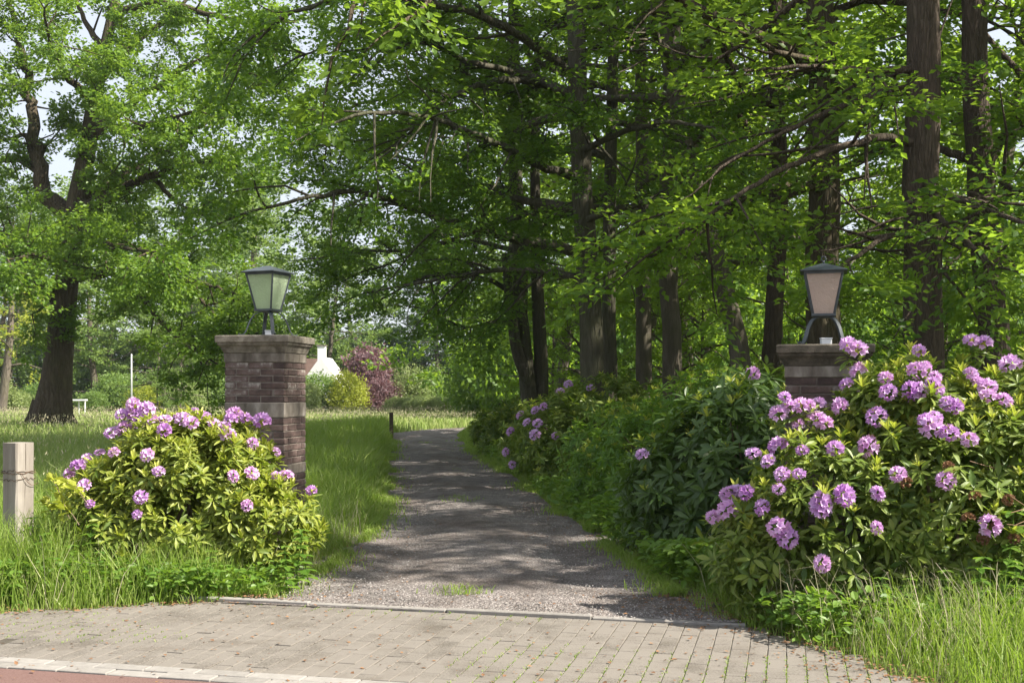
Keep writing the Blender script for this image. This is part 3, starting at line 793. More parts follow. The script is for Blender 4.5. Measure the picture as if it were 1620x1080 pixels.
for key_ in ('rhodo_dark', 'rhodo_light', 'weed_leaf'):
    rleaf[key_] = []
    for m_ in rleaf_me:
        m_ = m_.copy(); m_.materials[0] = M[key_]; rleaf[key_].append(m_)

class Bush:
    def __init__(s, ells, wob=.12): s.wob = wob; s.E = np.array(ells, float)      # cx cy cz rx ry rz
    def surface(s, n, rng, inner=0.0, zmin=0.12):
        """points over the outer skin of the joined lobes, with outward normals"""
        E = s.E; area = (E[:, 3] * E[:, 5]); pr = area / area.sum()
        out_p, out_n = [], []
        tot = 0
        while tot < n:
            k = rng.choice(len(E), 2000, p=pr)
            d = nrm(rng.normal(0, 1, (2000, 3)))
            c = E[k, :3]; rr = E[k, 3:]
            f = 1 - inner * rng.random((2000, 1)) ** 1.6
            wob = 1 + s.wob * np.sin(d[:, :1] * 7 + k[:, None]) * np.cos(d[:, 2:] * 6 + d[:, 1:2] * 5)
            p = c + d * rr * f * wob; nn = nrm(d / rr)
            ok = p[:, 2] > zmin
            for j, e in enumerate(E):
                ins = (((p - e[:3]) / e[3:]) ** 2).sum(1) < (0.80 - inner * .5) ** 2
                ok &= ~(ins & (k != j))
            out_p.append(p[ok]); out_n.append(nn[ok]); tot += ok.sum()
        return np.concatenate(out_p)[:n], np.concatenate(out_n)[:n]
    def hit(s, px, py):
        o = np.array((0, 0, EYE)); d = np.array(((px - 810) / FPX, 1.0, -(py - HOR) / FPX))
        best, bn = None, None
        for e in s.E:
            oc = (o - e[:3]) / e[3:]; dd = d / e[3:]
            A, Bq, C = dd @ dd, 2 * oc @ dd, oc @ oc - 1.0
            D = Bq * Bq - 4 * A * C
            if D >= 0:
                t = (-Bq - math.sqrt(D)) / (2 * A)
                if best is None or t < best: best = t; p = o + d * t; bn = nrm((p - e[:3]) / e[3:] ** 2)
        if best is None:
            # just outside the outline: nearest lobe centre depth, a shoot that sticks out
            e = min(s.E, key=lambda e: np.linalg.norm((o + d * e[1] - e[:3]) / e[3:]))
            best = e[1]; bn = nrm(np.array((0, -.3, 1.0)) + (o + d * best - e[:3]) * .3)
        return o + d * best, bn

def rhododendron(name, label, ells, shoots, flowers, seed, fsize=(0.068, 0.095), pick=300, leaf=(0.09, 0.15), young=0.35, lmat='rhodo_leaf', inner=0.35, cat='rhododendron', stems=7, spent=()):
    rng = rng_of(seed); b = Bush(ells)
    c = b.E[:, :2].mean(0)
    th = thing(name, (c[0], c[1], 0), label, cat); ref = np.array((c[0], c[1], 0.0))
    P, Nn = b.surface(shoots, rng, inner)
    FP = []
    for fx, fy in flowers:
        p, n = b.hit(fx, fy); FP.append((p, n))
    if FP:
        P = np.concatenate((P, np.array([p - n * .02 for p, n in FP]))); Nn = np.concatenate((Nn, np.array([n for p, n in FP])))
    m = len(P)
    ax = nrm(Nn * .8 + np.array((0, 0, .75)) + rng.normal(0, .3, (m, 3)))
    k = 11
    A = np.repeat(ax, k, 0); PP = np.repeat(P, k, 0); M_ = m * k
    ph = np.tile(np.arange(k) * 2.39996, m) + np.repeat(rng.random(m) * 6.28, k)
    a = nrm(np.cross(A, np.array((.31, .17, .93)))); bb = np.cross(A, a)
    rad = a * np.cos(ph)[:, None] + bb * np.sin(ph)[:, None]
    el = np.tile(np.linspace(-.35, .75, k), m) + rng.normal(0, .2, M_)
    D = nrm(rad * np.cos(el)[:, None] + A * np.sin(el)[:, None] - np.array((0, 0, .18)))
    UP = nrm(A * np.cos(el)[:, None] - rad * np.sin(el)[:, None] + rng.normal(0, .18, (M_, 3)))
    S = rng.uniform(*leaf, M_)
    base = PP - A * (np.tile(np.linspace(.05, 0, k), m))[:, None] + rad * .008
    # the leaves that show largest in the photograph become leaves of their own
    tip = base + D * S[:, None] * .5
    cx = 810 + tip[:, 0] / tip[:, 1] * FPX; cyy = HOR + (EYE - tip[:, 2]) / tip[:, 1] * FPX
    face = np.abs((UP * nrm(tip - np.array((0, 0, EYE)))).sum(1))
    single = np.zeros(M_, bool)
    if pick:
        cell = (cx // 9).astype(int) * 100000 + (cyy // 9).astype(int)
        order = np.argsort(tip[:, 1] - .15 * face)
        seen_c = set(); cand = []
        vis = (cx > 5) & (cx < 1615)
        for i in order:
            if vis[i] and cell[i] not in seen_c: seen_c.add(cell[i]); cand.append(i)
        cand = sorted(cand, key=lambda i: -face[i] * S[i] / tip[i, 1])[:pick]
        single[cand] = True
    q = ~single
    tone = rng.random(M_)
    obj('foliage', leaves_mesh('foliage', base[q] - ref, D[q], UP[q], S[q], T_RHODO if pick >= 100 else T_LEAF4, M[lmat], rng, 1.0 if pick >= 100 else .75, tone[q]), th)['kind'] = 'stuff'
    for i in np.nonzero(single)[0]:
        x = D[i]; y = nrm(np.cross(UP[i], x)); z = np.cross(x, y); s_ = S[i]; p = base[i] - ref
        o = obj('leaf', rleaf[lmat][int(rng.integers(4))], th)
        o.matrix_local = Matrix(((x[0] * s_, y[0] * s_, z[0] * s_, p[0]), (x[1] * s_, y[1] * s_, z[1] * s_, p[1]), (x[2] * s_, y[2] * s_, z[2] * s_, p[2]), (0, 0, 0, 1)))
    # upright pale new shoots
    ys = np.nonzero(rng.random(m) < young * np.clip(.45 + Nn[:, 2], .15, 1.3))[0]
    ky = 7
    A = np.repeat(nrm(ax[ys] * .5 + np.array((0, 0, 1.0))), ky, 0); n_ = len(A)
    ph = np.tile(np.arange(ky) * 2.39996, len(ys)); a = nrm(np.cross(A, np.array((.31, .17, .2)))); bb = np.cross(A, a)
    rad = a * np.cos(ph)[:, None] + bb * np.sin(ph)[:, None]
    el = rng.uniform(.45, 1.25, n_)
    D2 = nrm(rad * np.cos(el)[:, None] + A * np.sin(el)[:, None]); U2 = nrm(A * np.cos(el)[:, None] - rad * np.sin(el)[:, None])
    obj('young_shoots', leaves_mesh('young_shoots', np.repeat(P[ys], ky, 0) + A * .015 - ref, D2, U2, rng.uniform(.05, .105, n_), T_RHODO, M['rhodo_young'], rng, .8), th)['kind'] = 'stuff'
    # woody stems
    for j in range(stems):
        e = b.E[rng.integers(len(b.E))]
        g = np.array((c[0] + rng.normal(0, .12), c[1] + rng.normal(0, .12), -.03))
        t = e[:3] + nrm(rng.normal(0, 1, 3) + np.array((0, 0, .6))) * e[3:] * .8
        q_ = resample([g, g + (t - g) * np.array((.35, .35, .5)), t], 8) - ref
        obj('stem', tubes_mesh('stem', [(q_, np.linspace(.022, .006, 8), 5)], M['stem']), th)
    for (p, n), (fx, fy) in zip(FP, flowers):
        s_ = (.8 if fx < 600 and fy > 705 else 1.0) * (fsize[0] + (fsize[1] - fsize[0]) * rng.random() ** .8)
        o = obj('flower_truss', truss_me[int(rng.integers(5))], th, Vector(p + n * .03 - ref))
        o.rotation_euler = (Vector(nrm(n * .75 + np.array((0, -.15, .45)))).to_track_quat('Z', 'Y')).to_euler(); o.scale = (s_ * rng.uniform(.85, 1.15), s_ * rng.uniform(.85, 1.15), s_ * rng.uniform(.7, 1.05))
    for fx, fy in spent:
        p, n = b.hit(fx, fy)
        o = obj('spent_truss', spent_me, th, Vector(p + n * .03 - ref)); o['label'] = 'withered brown flower head'
        o.rotation_euler = (rng.normal(0, .5), rng.normal(0, .5), rng.random() * 6); o.scale = (.045, .045, .04)
    return th

def zm(lst, ox, oy, sc): return [(ox + a / sc, oy + b / sc) for a, b in lst]
fl_left = zm([(545,685),(600,705),(500,725),(545,720),(580,740),(620,745),(510,775),(560,765),(465,800),(672,745),(672,787),(727,735),(745,745),(775,760),(790,715),(820,735),(860,760),(955,720),(940,745),(1000,740),(1065,750),(915,770),(918,810),(1020,835),(1108,865),(605,882),(475,872),(410,878),(360,905),(320,935),(285,967),(350,1010),(650,945),(940,965),(1012,953),(1120,975),(1165,970),(580,1045),(1265,1033)], 0, 380, 2.571) + zm([(575,190),(1023,165),(380,155)], 0, 740, 2.613)
fl_right = zm([(880,450),(915,465),(935,542),(885,595),(1045,628),(1035,570),(1135,622),(1165,620),(1160,545),(1190,530),(1215,595),(1235,615),(1225,570),(1365,560),(1390,590),(1435,615),(1440,650),(1505,665),(1280,680),(1310,690),(1195,745),(1230,735),(1215,770),(1000,722),(860,680),(750,745),(780,765),(685,695),(595,725),(640,695),(720,690),(760,685),(620,655),(675,770),(697,868),(823,862),(970,850),(565,910),(603,850),(495,885),(683,958),(618,960),(605,1018),(408,1050),(432,1035),(482,1032),(770,1065),(858,1042),(985,1030),(1083,955),(1272,980),(1285,795),(1365,820),(1380,430),(1430,437),(1545,520),(1165,470)], 1000, 380, 2.571) \
    + zm([(410,185),(355,215),(550,165),(780,160),(870,118),(1005,110),(1000,245),(615,245),(650,285),(785,385),(1470,235)], 1000, 740, 2.613)

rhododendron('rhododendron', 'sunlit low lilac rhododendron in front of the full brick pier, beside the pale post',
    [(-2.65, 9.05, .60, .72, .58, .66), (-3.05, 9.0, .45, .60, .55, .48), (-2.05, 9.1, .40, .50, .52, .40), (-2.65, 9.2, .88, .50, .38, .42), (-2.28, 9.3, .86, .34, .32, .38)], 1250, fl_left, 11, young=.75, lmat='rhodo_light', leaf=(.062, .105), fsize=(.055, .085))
rhododendron('rhododendron', 'tall sunlit rhododendron thick with lilac flowers, partly hiding the half-hidden pier',
    [(2.95, 7.55, .75, .95, .62, .78), (2.1, 7.5, .65, .62, .5, .58), (3.7, 7.6, .95, .85, .65, .85), (2.75, 7.7, 1.2, .6, .45, .55), (2.52, 7.75, 1.22, .36, .34, .45), (1.75, 7.6, .45, .45, .45, .42), (3.3, 7.5, .45, .9, .6, .5), (3.9, 7.9, 1.3, .6, .5, .5)], 1800, fl_right, 12, fsize=(.046, .084), young=.5, leaf=(.068, .115), spent=[(1540,785),(1592,790),(1530,818),(1600,850),(1552,850),(1435,765),(1572,832),(1500,740),(1380,700)])
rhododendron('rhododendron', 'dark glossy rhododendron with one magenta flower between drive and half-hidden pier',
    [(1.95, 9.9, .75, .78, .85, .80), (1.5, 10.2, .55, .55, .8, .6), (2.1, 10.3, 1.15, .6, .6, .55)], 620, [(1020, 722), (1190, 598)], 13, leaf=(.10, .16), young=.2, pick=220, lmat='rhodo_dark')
rhododendron('rhododendron', 'mid green shrubby rhododendron without flowers, behind the dark glossy one along the drive',
    [(1.75, 13.2, .7, .9, 1.2, .8), (2.4, 13.8, 1.0, 1.0, 1.0, .85), (1.3, 14.4, .6, .7, 1.0, .7)], 720, [], 14, leaf=(.08, .13), young=.25, pick=120, lmat='weed_leaf')
rhododendron('rhododendron', 'loose rhododendron dotted with small mauve flowers halfway along the drive',
    [(.95, 17.6, .75, .95, 1.3, .8), (1.6, 18.5, 1.0, 1.0, 1.2, .8), (.6, 19.6, .65, .8, 1.2, .75)], 760,
    [(901,611),(935,616),(887,622),(849,651),(826,658),(836,669),(853,671),(811,683),(849,688),(862,646),(803,714),(813,733),(880,690)], 15, leaf=(.09, .14), young=.25, pick=60)
rhododendron('rhododendron', 'farthest rhododendron, small and yellowish, where the drive bends',
    [(-.05, 26.6, .55, .95, 1.5, .62), (.7, 27.2, .7, 1.0, 1.3, .75)], 520, [], 16, leaf=(.10, .16), young=.35, pick=0)
rhododendron('rhododendron', 'bushy evergreen shrub behind the half-hidden pier under the leaning trunk',
    [(3.1, 14.2, .95, 1.1, 1.0, .9), (4.2, 14.6, .95, 1.1, 1.0, .85)], 600, [], 17, leaf=(.09, .15), young=.2, pick=0)
rhododendron('rhododendron', 'low shrub at the foot of the two dark trunks at the picture edge',
    [(5.0, 12.2, .8, 1.2, 1.0, .8), (4.0, 11.0, .7, .9, .8, .8)], 560, [], 18, leaf=(.09, .15), young=.2, pick=0)
print('bushes done')
# ------------------------------------------------------------------ trees
def full_crown(T, trunk, z0, z1, n, length, per_m, sub, twpm, twl, flat, up, r0=.09, rise=(.1, .7), avoid=None, t0=.15):
    """limbs all round an upright trunk, each clothed with side branches and twigs"""
    rng = T.rng
    zz = np.linspace(z0, z1, n) + rng.normal(0, .25, n)
    for i, z in enumerate(zz):
        p = np.array([np.interp(z, trunk[:, 2], trunk[:, a]) for a in range(2)] + [z])
        az = i * 2.39996 + rng.normal(0, .3); u = min(1.0, max(0.0, (z - z0) / max(z1 - z0, 1e-3)))
        L = length * (1.05 - .62 * u ** 1.6) * rng.uniform(.75, 1.15)
        d = np.array((math.cos(az), math.sin(az), rise[0] + (rise[1] - rise[0]) * u))
        if avoid is not None and avoid(p + nrm(d) * L): continue
        pts = walk(rng, p, d, L, 7, .12, up)
        rr = r0 * (1.1 - .7 * u)
        T.tubes.append((pts, np.linspace(rr, .015, len(pts)), 6))
        T.clothe(pts, t0, per_m, sub, twpm, twl, flat, up * .4, r=.025)

# --- the big oak standing in the meadow
def oak():
    Y = 45.0; q = lambda x, y, dy=0: PX(x, y, Y + dy)
    T = Tree(101)
    base = q(80, 678); base[2] = -.1
    tr = np.array([base, q(84, 640), q(90, 600), q(95, 540), q(103, 460), q(112, 380), q(120, 330), q(138, 240), q(150, 150), q(168, 70), q(185, -10), q(200, -110), q(205, -200)])
    tp = resample(tr, 44)
    u = np.linspace(0, 1, 44)
    rr = np.interp(u, [0, .05, .1, .2, .36, .5, .7, 1], [.92, .72, .58, .50, .43, .34, .22, .06])
    T.tubes.append((tp, rr, 18))
    for k in range(6):          # root buttresses
        a = k * 1.05 + .3; d = np.array((math.cos(a), math.sin(a), 0))
        T.tubes.append((resample([base + d * .45 + (0, 0, 1.2), base + d * .72 + (0, 0, .45), base + d * 1.15 + (0, 0, -.05)], 7), np.linspace(.26, .12, 7), 8))
    rg_ = T.rng
    L = [([(114, 350), (78, 322), (64, 270), (54, 200), (42, 130), (30, 60), (12, -20), (0, -90)], .40, 0), 
         ([(116, 340), (160, 322), (200, 294), (240, 280), (275, 262), (330, 256), (380, 262)], .30, -2),
         ([(124, 322), (180, 290), (215, 262), (250, 248), (288, 230), (310, 205), (345, 190)], .30, 2),
         ([(152, 140), (185, 84), (213, 66), (250, 40), (300, 0), (330, -50)], .24, 1),
         ([(138, 225), (190, 172), (240, 145), (282, 112), (335, 84), (400, 70)], .24, -1),
         ([(108, 440), (170, 432), (230, 430), (272, 438), (312, 448), (345, 452), (372, 470)], .26, -3),
         ([(205, 436), (225, 470), (250, 502), (282, 535), (312, 556), (350, 580)], .15, -3.5),
         ([(98, 480), (64, 452), (30, 445), (-10, 462), (-60, 480)], .22, -1),
         ([(62, 262), (40, 212), (10, 220), (-30, 235)], .16, 0),
         ([(64, 275), (30, 250), (-10, 258), (-60, 250)], .16, 2),
         ([(170, 80), (140, 45), (120, 0), (110, -60)], .16, 1),
         ([(112, 380), (70, 380), (20, 372), (-40, 360)], .2, 3),
         ([(120, 330), (150, 380), (200, 395), (260, 400)], .16, -6),
         ([(110, 400), (80, 410), (50, 400), (10, 410)], .16, -6),
         ([(150, 160), (100, 120), (80, 70), (70, 10)], .18, -4),
         ([(145, 190), (200, 210), (260, 190), (330, 170)], .18, -6),
         ([(300, 452), (340, 500), (370, 520), (400, 530)], .1, -3),
         ([(240, 280), (280, 320), (300, 335), (345, 345)], .12, -2),
         ([(185, 20), (250, 0), (320, 20), (400, 40), (470, 30)], .18, -3), ([(330, 84), (380, 110), (430, 130), (480, 160)], .1, -3)]
    for pix, r0, dy in L:
        n = len(pix)
        pts = T.limb([q(x, y, dy * i / (n - 1) * 1.6) for i, (x, y) in enumerate(pix)], r0, .03, 8, n * 4)
        T.clothe(pts, .12, 2.0, 2.4, 3.6, .75, .25, .02, r=.05, wander=.25, subk=4)
    for p in range(26):         # epicormic tufts on the trunk
        i = int(rg_.uniform(7, 30)); a = rg_.uniform(0, 6.28)
        d = np.array((math.cos(a), math.sin(a) - .5, .1)); s = tp[i] + nrm(d) * rr[i] * .9
        T.tw += [(s, s + nrm(d + rg_.normal(0, .5, 3)) * rg_.uniform(.3, .8)) for _ in range(4)]
    th = thing('oak_tree', (base[0], base[1], 0), 'huge spreading oak with flared trunk standing alone in the meadow', 'tree')
    ref = np.array((base[0], base[1], 0))
    T.make(th, ref, M['bark_oak'], T.foliage('crown', 52, .155, .32, .75, M['oak_leaf'], T_LEAF2, drop=.15, wid=1.15, ref=ref))
    print('oak leaves', len(T.tw) * 34)
oak()

# --- the row of wood-edge trees on the far side of the rhododendrons
def edge_tree(name, label, seed, x, y, lean_top, Yd, r, H, bark, leafm, limbs=(), crown=None, kk=12, size=.085, per=30, nj=.5, spread=.21, tmpl=T_LEAF2, base_pts=None, extra=None):
    """trunk through photo points at depth Yd; limbs = hand drawn pixel polylines"""
    T = Tree(seed)
    if base_pts is None: base_pts = [(x, y), lean_top]
    g = PX(base_pts[0][0], base_pts[0][1], Yd); b = g.copy(); b[2] = -.08
    pts = [b] + [PX(a, c, Yd) for a, c in base_pts]
    d = nrm(pts[-1] - pts[-2]); d = nrm(d * np.array((.4, .4, 1)))
    top = pts[-1] + d * max(0.5, (H - pts[-1][2])); 
    tp = resample(pts + [pts[-1] + (top - pts[-1]) * .5, top], 30)
    tp[1:-1] += T.rng.normal(0, r * .06, (28, 3))
    T.tubes.append((tp, flare(tp, r, .05, 1.55, 1.0), kk))
    for pix, r0, sub in limbs:
        p3 = T.limb([PX(a, c, dd) for a, c, dd in pix], r0, .02, 7, len(pix) * 4)
        T.clothe(p3, .1, sub[0], sub[1], sub[2], sub[3], .6, sub[4], r=.028, wander=.13, ang=.9)
    if crown: full_crown(T, tp, **crown)
    if extra: extra(T, tp)
    T.prune([(14.8, .85), (17.6, .4), (19.9, .5), (22.8, .65), (26.4, .8), (30.2, .9), (35.5, 1.4), (9.6, .5)])
    th = thing(name, (b[0], b[1], 0), label, 'tree', 'trees along the wood edge'); ref = np.array((b[0], b[1], 0.0))
    T.make(th, ref, M[bark], T.foliage('crown', per, size, spread, nj, M[leafm], tmpl, ref=ref))
    print(label[:30], len(T.tw) * per)
    return th
S1 = (2.9, 1.8, 5.5, .5, -.07)
# beech whose boughs arch over the drive
edge_tree('beech_tree', 'beech with boughs arching low across the drive, trunk nearest the mid-drive flowers', 201, 0, 0, None, 20.0, .225, 21, 'bark_beech', 'beech_leaf',
    base_pts=[(940, 610), (932, 470), (924, 330), (916, 180), (910, 60)],
    limbs=[([(926,405,20), (860,386,19.6), (780,371,19), (700,346,18.2), (620,316,17.4), (555,300,16.6), (480,315,16), (410,330,15.6)], .11, S1),
           ([(914,277,20), (860,267,19), (787,228,18), (753,212,17), (700,192,16), (620,175,15), (540,190,14.4)], .09, S1),
           ([(916,182,20), (850,190,20), (800,213,20.5), (770,228,21), (690,262,21.5), (620,290,22), (540,330,22)], .09, S1),
           ([(925,330,20), (850,320,21), (760,300,22.5), (680,262,24), (590,240,25), (500,230,26)], .09, S1),
           ([(928,440,20), (860,430,20.5), (790,425,21), (700,440,21.5), (620,455,22), (560,470,22.4)], .07, S1),
           ([(912,120,20), (830,60,19), (750,20,18), (660,0,17), (560,-10,16), (460,20,15), (400,60,14.6)], .09, S1),
           ([(914,150,20), (820,110,21), (720,60,22.5), (620,50,24), (520,70,25.5), (430,110,26.5)], .09, S1),
           ([(924,350,20), (980,330,19), (1060,310,18), (1140,330,17)], .07, S1),
           ([(918,240,20), (980,210,18.5), (1050,190,17), (1130,200,16)], .07, S1)],
    crown=dict(z0=8.5, z1=20, n=20, length=6.0, per_m=1.8, sub=1.8, twpm=3.2, twl=.6, flat=.6, up=-.01, avoid=lambda e: e[1] < 13.5), per=54, size=.088)
edge_tree('beech_tree', 'slender dark beech trunk standing directly behind the arching beech', 202, 0, 0, None, 22.5, .15, 20, 'bark_beech', 'beech_leaf',
    base_pts=[(966, 600), (962, 470), (964, 330), (968, 195), (972, 60)],
    limbs=[([(968,195,22.5), (917,163,22), (900,150,21.5), (840,128,20.5), (790,128,19.5), (740,140,18.5), (700,160,17.6), (667,180,17), (647,213,16.6), (623,232,16.2)], .10, S1),
           ([(840,127,20.5), (790,107,20), (737,100,19.4), (707,82,18.8), (673,67,18.2), (640,70,17.6), (590,90,17)], .07, S1),
           ([(966,250,22.5), (900,235,23), (820,240,24), (740,215,25), (650,205,26), (560,185,27), (480,200,28)], .08, S1),
           ([(965,310,22.5), (880,330,23), (800,345,24), (720,380,25), (640,400,26), (560,395,27), (490,410,28)], .08, S1)],
    crown=dict(z0=8.5, z1=19, n=16, length=5.5, per_m=1.8, sub=1.7, twpm=3.2, twl=.6, flat=.6, up=-.01), per=50, size=.095)
def twin(T, tp):
    p = resample([PX(846, 640, 25.6) * np.array((1, 1, 0)) + (0, 0, -.1), PX(858, 600, 25.6), PX(852, 500, 25.6), PX(848, 400, 25.6), PX(846, 250, 25.8), PX(850, 80, 26)], 24)
    T.tubes.append((p, flare(p, .19, .08, 1.5, .9), 10))
    p = resample([PX(838, 610, 25.4), PX(818, 560, 25.2), PX(806, 480, 25.2), PX(800, 400, 25)], 16)
    T.tubes.append((p, np.linspace(.15, .09, 16), 9))
edge_tree('beech_tree', 'many-stemmed beech with swollen foot beside the far yellowish shrub', 203, 0, 0, None, 25.5, .2, 19, 'bark_beech', 'beech_leaf',
    base_pts=[(838, 620), (826, 540), (822, 470), (820, 380), (815, 240)], extra=twin,
    limbs=[([(822,470,25.5), (770,440,25), (720,430,24.6), (660,440,24), (610,470,23.5)], .07, S1),
           ([(820,400,25.5), (760,380,26), (690,385,27), (610,420,28), (540,440,29)], .07, S1),
           ([(824,520,25.5), (790,505,25), (740,520,24.5), (690,500,24)], .05, S1),
           ([(818,300,25.5), (740,290,26), (660,300,27), (580,340,28)], .07, S1)],
    crown=dict(z0=5.5, z1=18, n=20, length=5.5, per_m=1.8, sub=1.7, twpm=3.2, twl=.6, flat=.6, up=-.01), per=38, size=.115)
CR = dict(z0=4.6, z1=19, n=22, length=5.6, per_m=1.9, sub=1.7, twpm=3.4, twl=.6, flat=.55, up=-.015)
edge_tree('wood_tree', 'grey trunk fourth from the drive, thin and straight', 204, 0, 0, None, 26, .2, 21, 'bark_far', 'wood_leaf', base_pts=[(1019, 590), (1018, 470), (1016, 330), (1015, 150)], crown=CR, per=30, size=.13)
edge_tree('wood_tree', 'grey-brown upright trunk just before the leaning trunk', 205, 0, 0, None, 23, .215, 21, 'bark_far', 'wood_leaf', base_pts=[(1064, 590), (1060, 470), (1054, 330), (1060, 150), (1066, 40)], crown=CR, per=30, size=.13)
edge_tree('wood_tree', 'rough grey trunk leaning clearly towards the drive', 206, 0, 0, None, 20.5, .2, 18, 'bark_far', 'wood_leaf', base_pts=[(1180, 600), (1160, 500), (1130, 405), (1100, 300), (1072, 180), (1050, 60)], crown=dict(CR, z0=6.0), per=30, size=.125)
edge_tree('wood_tree', 'dark curved trunk just behind the rosy lantern', 207, 0, 0, None, 21, .19, 19, 'bark_brown', 'wood_leaf', base_pts=[(1218, 560), (1222, 480), (1234, 400), (1236, 300), (1228, 120)], crown=CR, per=30, size=.125)
# thick rough-barked oak behind the lantern; one of its limbs hangs over the drive in front
edge_tree('oak_tree', 'thick rough-barked oak rising straight above the rosy lantern', 208, 0, 0, None, 17, .29, 21, 'bark_oak', 'oak_leaf',
    base_pts=[(1303, 600), (1303, 400), (1300, 200), (1298, 30)],
    limbs=[([(1300,120,17), (1230,70,16), (1120,20,15), (1000,-40,14), (880,-60,13), (760,-40,12.2), (680,0,11.8), (640,40,11.5)], .12, (1.5, 1.4, 4.0, .45, -.05)),
           ([(880,-60,13), (800,-110,12.6), (700,-80,12), (600,-60,11.7), (560,0,11.5), (545,60,11.4)], .08, (1.5, 1.3, 4.0, .45, -.06)),
           ([(1301,300,17), (1240,290,16), (1180,310,15), (1120,360,14.4)], .07, S1),
           ([(1299,180,17), (1330,120,15.5), (1310,100,14), (1230,85,13), (1180,50,12.2)], .08, (1.3, 1.2, 3.5, .5, 0))],
    crown=dict(CR, z0=7.5, length=5.8, avoid=lambda e: e[1] < 12.0), per=24, size=.115, nj=.6, tmpl=T_OAK)
# big brown trunk and the dark branching one at the picture edge
edge_tree('wood_tree', 'stout reddish-brown trunk, clean and straight, behind the tall lilac bush', 209, 0, 0, None, 14, .262, 20, 'bark_brown', 'wood_leaf',
    base_pts=[(1462, 620), (1460, 480), (1457, 330), (1459, 160), (1460, 20)],
    limbs=[([(1456,225,14), (1400,215,13.6), (1330,232,13), (1250,260,12.6), (1180,300,12.2), (1110,350,12)], .06, S1),
           ([(1456,112,14), (1380,112,13.6), (1290,105,13.2), (1210,110,12.8)], .05, S1),
           ([(1457,130,14), (1380,150,14), (1300,180,14), (1220,220,14), (1150,260,14)], .05, S1),
           ([(1462,290,14), (1500,310,12.8), (1560,330,11.8), (1610,350,11.2), (1660,370,11)], .05, (2.2, 1.2, 4.5, .42, -.04)),
           ([(1462,320,14), (1490,350,12.6), (1530,380,11.6), (1560,410,11)], .045, (2.2, 1.1, 4.5, .42, -.05)),
           ([(1456,360,14), (1400,375,13), (1345,410,12.2), (1310,440,11.8)], .045, (2.2, 1.2, 4.5, .42, -.04))],
    crown=dict(CR, z0=8.2, length=5.2, n=18, avoid=lambda e: e[1] < 9.6), per=38, size=.10)
edge_tree('wood_tree', 'blackish forked trunk with side boughs, nearest the picture edge', 210, 0, 0, None, 15, .215, 19, 'bark_brown', 'beech_leaf',
    base_pts=[(1580, 620), (1568, 480), (1556, 330), (1545, 240), (1545, 150), (1540, 20)],
    limbs=[([(1548,250,15), (1515,245,15), (1480,235,15.3), (1420,215,15.6), (1350,230,16)], .07, S1),
           ([(1543,140,15), (1510,125,15), (1470,115,15.4), (1400,120,16)], .06, S1),
           ([(1552,290,15), (1580,220,15), (1620,205,14.6), (1680,190,14)], .08, S1),
           ([(1550,260,15), (1600,300,13.6), (1640,330,12.6)], .05, S1),
           ([(1560,360,15), (1520,400,13.6), (1490,430,12.8)], .045, S1)],
    crown=dict(CR, z0=6.4, length=5.2, n=18, avoid=lambda e: e[1] < 9.8), per=34, size=.105)

edge_tree('wood_tree', 'leafy wood tree just outside the right picture edge, shading the forked trunk', 211, 0, 0, None, 12.6, .24, 18, 'bark_brown', 'wood_leaf',
    base_pts=[(1985, 620), (1980, 400), (1985, 150)], crown=dict(CR, z0=3.6, z1=17, length=5.0, n=24, avoid=lambda e: e[1] < 8.4 or e[0] < 5.6), per=30, size=.12)  # out of view, added to keep sun off the right-hand leaves
# --- prototypes for the wood behind, copied
def proto(name, seed, H, r, z0, length, n, per, size, leafm, bark, sub=1.8, twl=.8, nj=.5, per_m=1.1, twpm=1.9, rise=(.1, .8), spread=.3, wid=1.0):
    T = Tree(seed); rng = T.rng
    tp = walk(rng, (0, 0, -.1), (rng.normal(0, .05), rng.normal(0, .05), 1), H, 16, .03, .02)
    T.tubes.append((tp, flare(tp, r, .04, 1.5, 1.0), 9))
    full_crown(T, tp, z0, H * .97, n, length, per_m, sub, twpm, twl, .5, .0, r0=.08, rise=rise)
    th = thing(name, (0, 0, 0), 'x', 'tree')
    T.make(th, np.zeros(3), M[bark], T.foliage('crown', per, size, spread, nj, M[leafm], T_LEAF2, wid=wid))
    print(name, len(T.tw) * per)
    return th
def shrub(name, seed, ells, n, size, leafm, cat='shrub', nj=.8, inner=.5):
    rng = rng_of(seed); b = Bush(ells, .28)
    P, Nn = b.surface(n, rng, inner, .05)
    P = P + Nn * (np.abs(rng.normal(0, .12, (n, 1))) * (rng.random((n, 1)) < .5)) * ells[0][5]
    D = nrm(Nn * .4 + rng.normal(0, .7, (n, 3))); U = nrm(Nn + np.array((0, 0, .5)) + rng.normal(0, nj, (n, 3)))
    th = thing(name, (0, 0, 0), 'x', cat)
    obj('foliage', leaves_mesh('foliage', P, D, U, size * rng.uniform(.6, 1.3, n), T_LEAF2, M[leafm], rng, 1.2), th)
    tb = []
    for j in range(5):
        e = b.E[rng.integers(len(b.E))]; t = e[:3] + nrm(rng.normal(0, 1, 3) + np.array((0, 0, .5))) * e[3:] * .6
        tb.append((resample([np.array((rng.normal(0, .1), rng.normal(0, .1), -.05)), t * np.array((.4, .4, .55)), t], 7), np.linspace(.07, .015, 7) * max(1, e[5] / 2), 6))
    obj('stem', tubes_mesh('stem', tb, M['bark_far']), th)
    return th
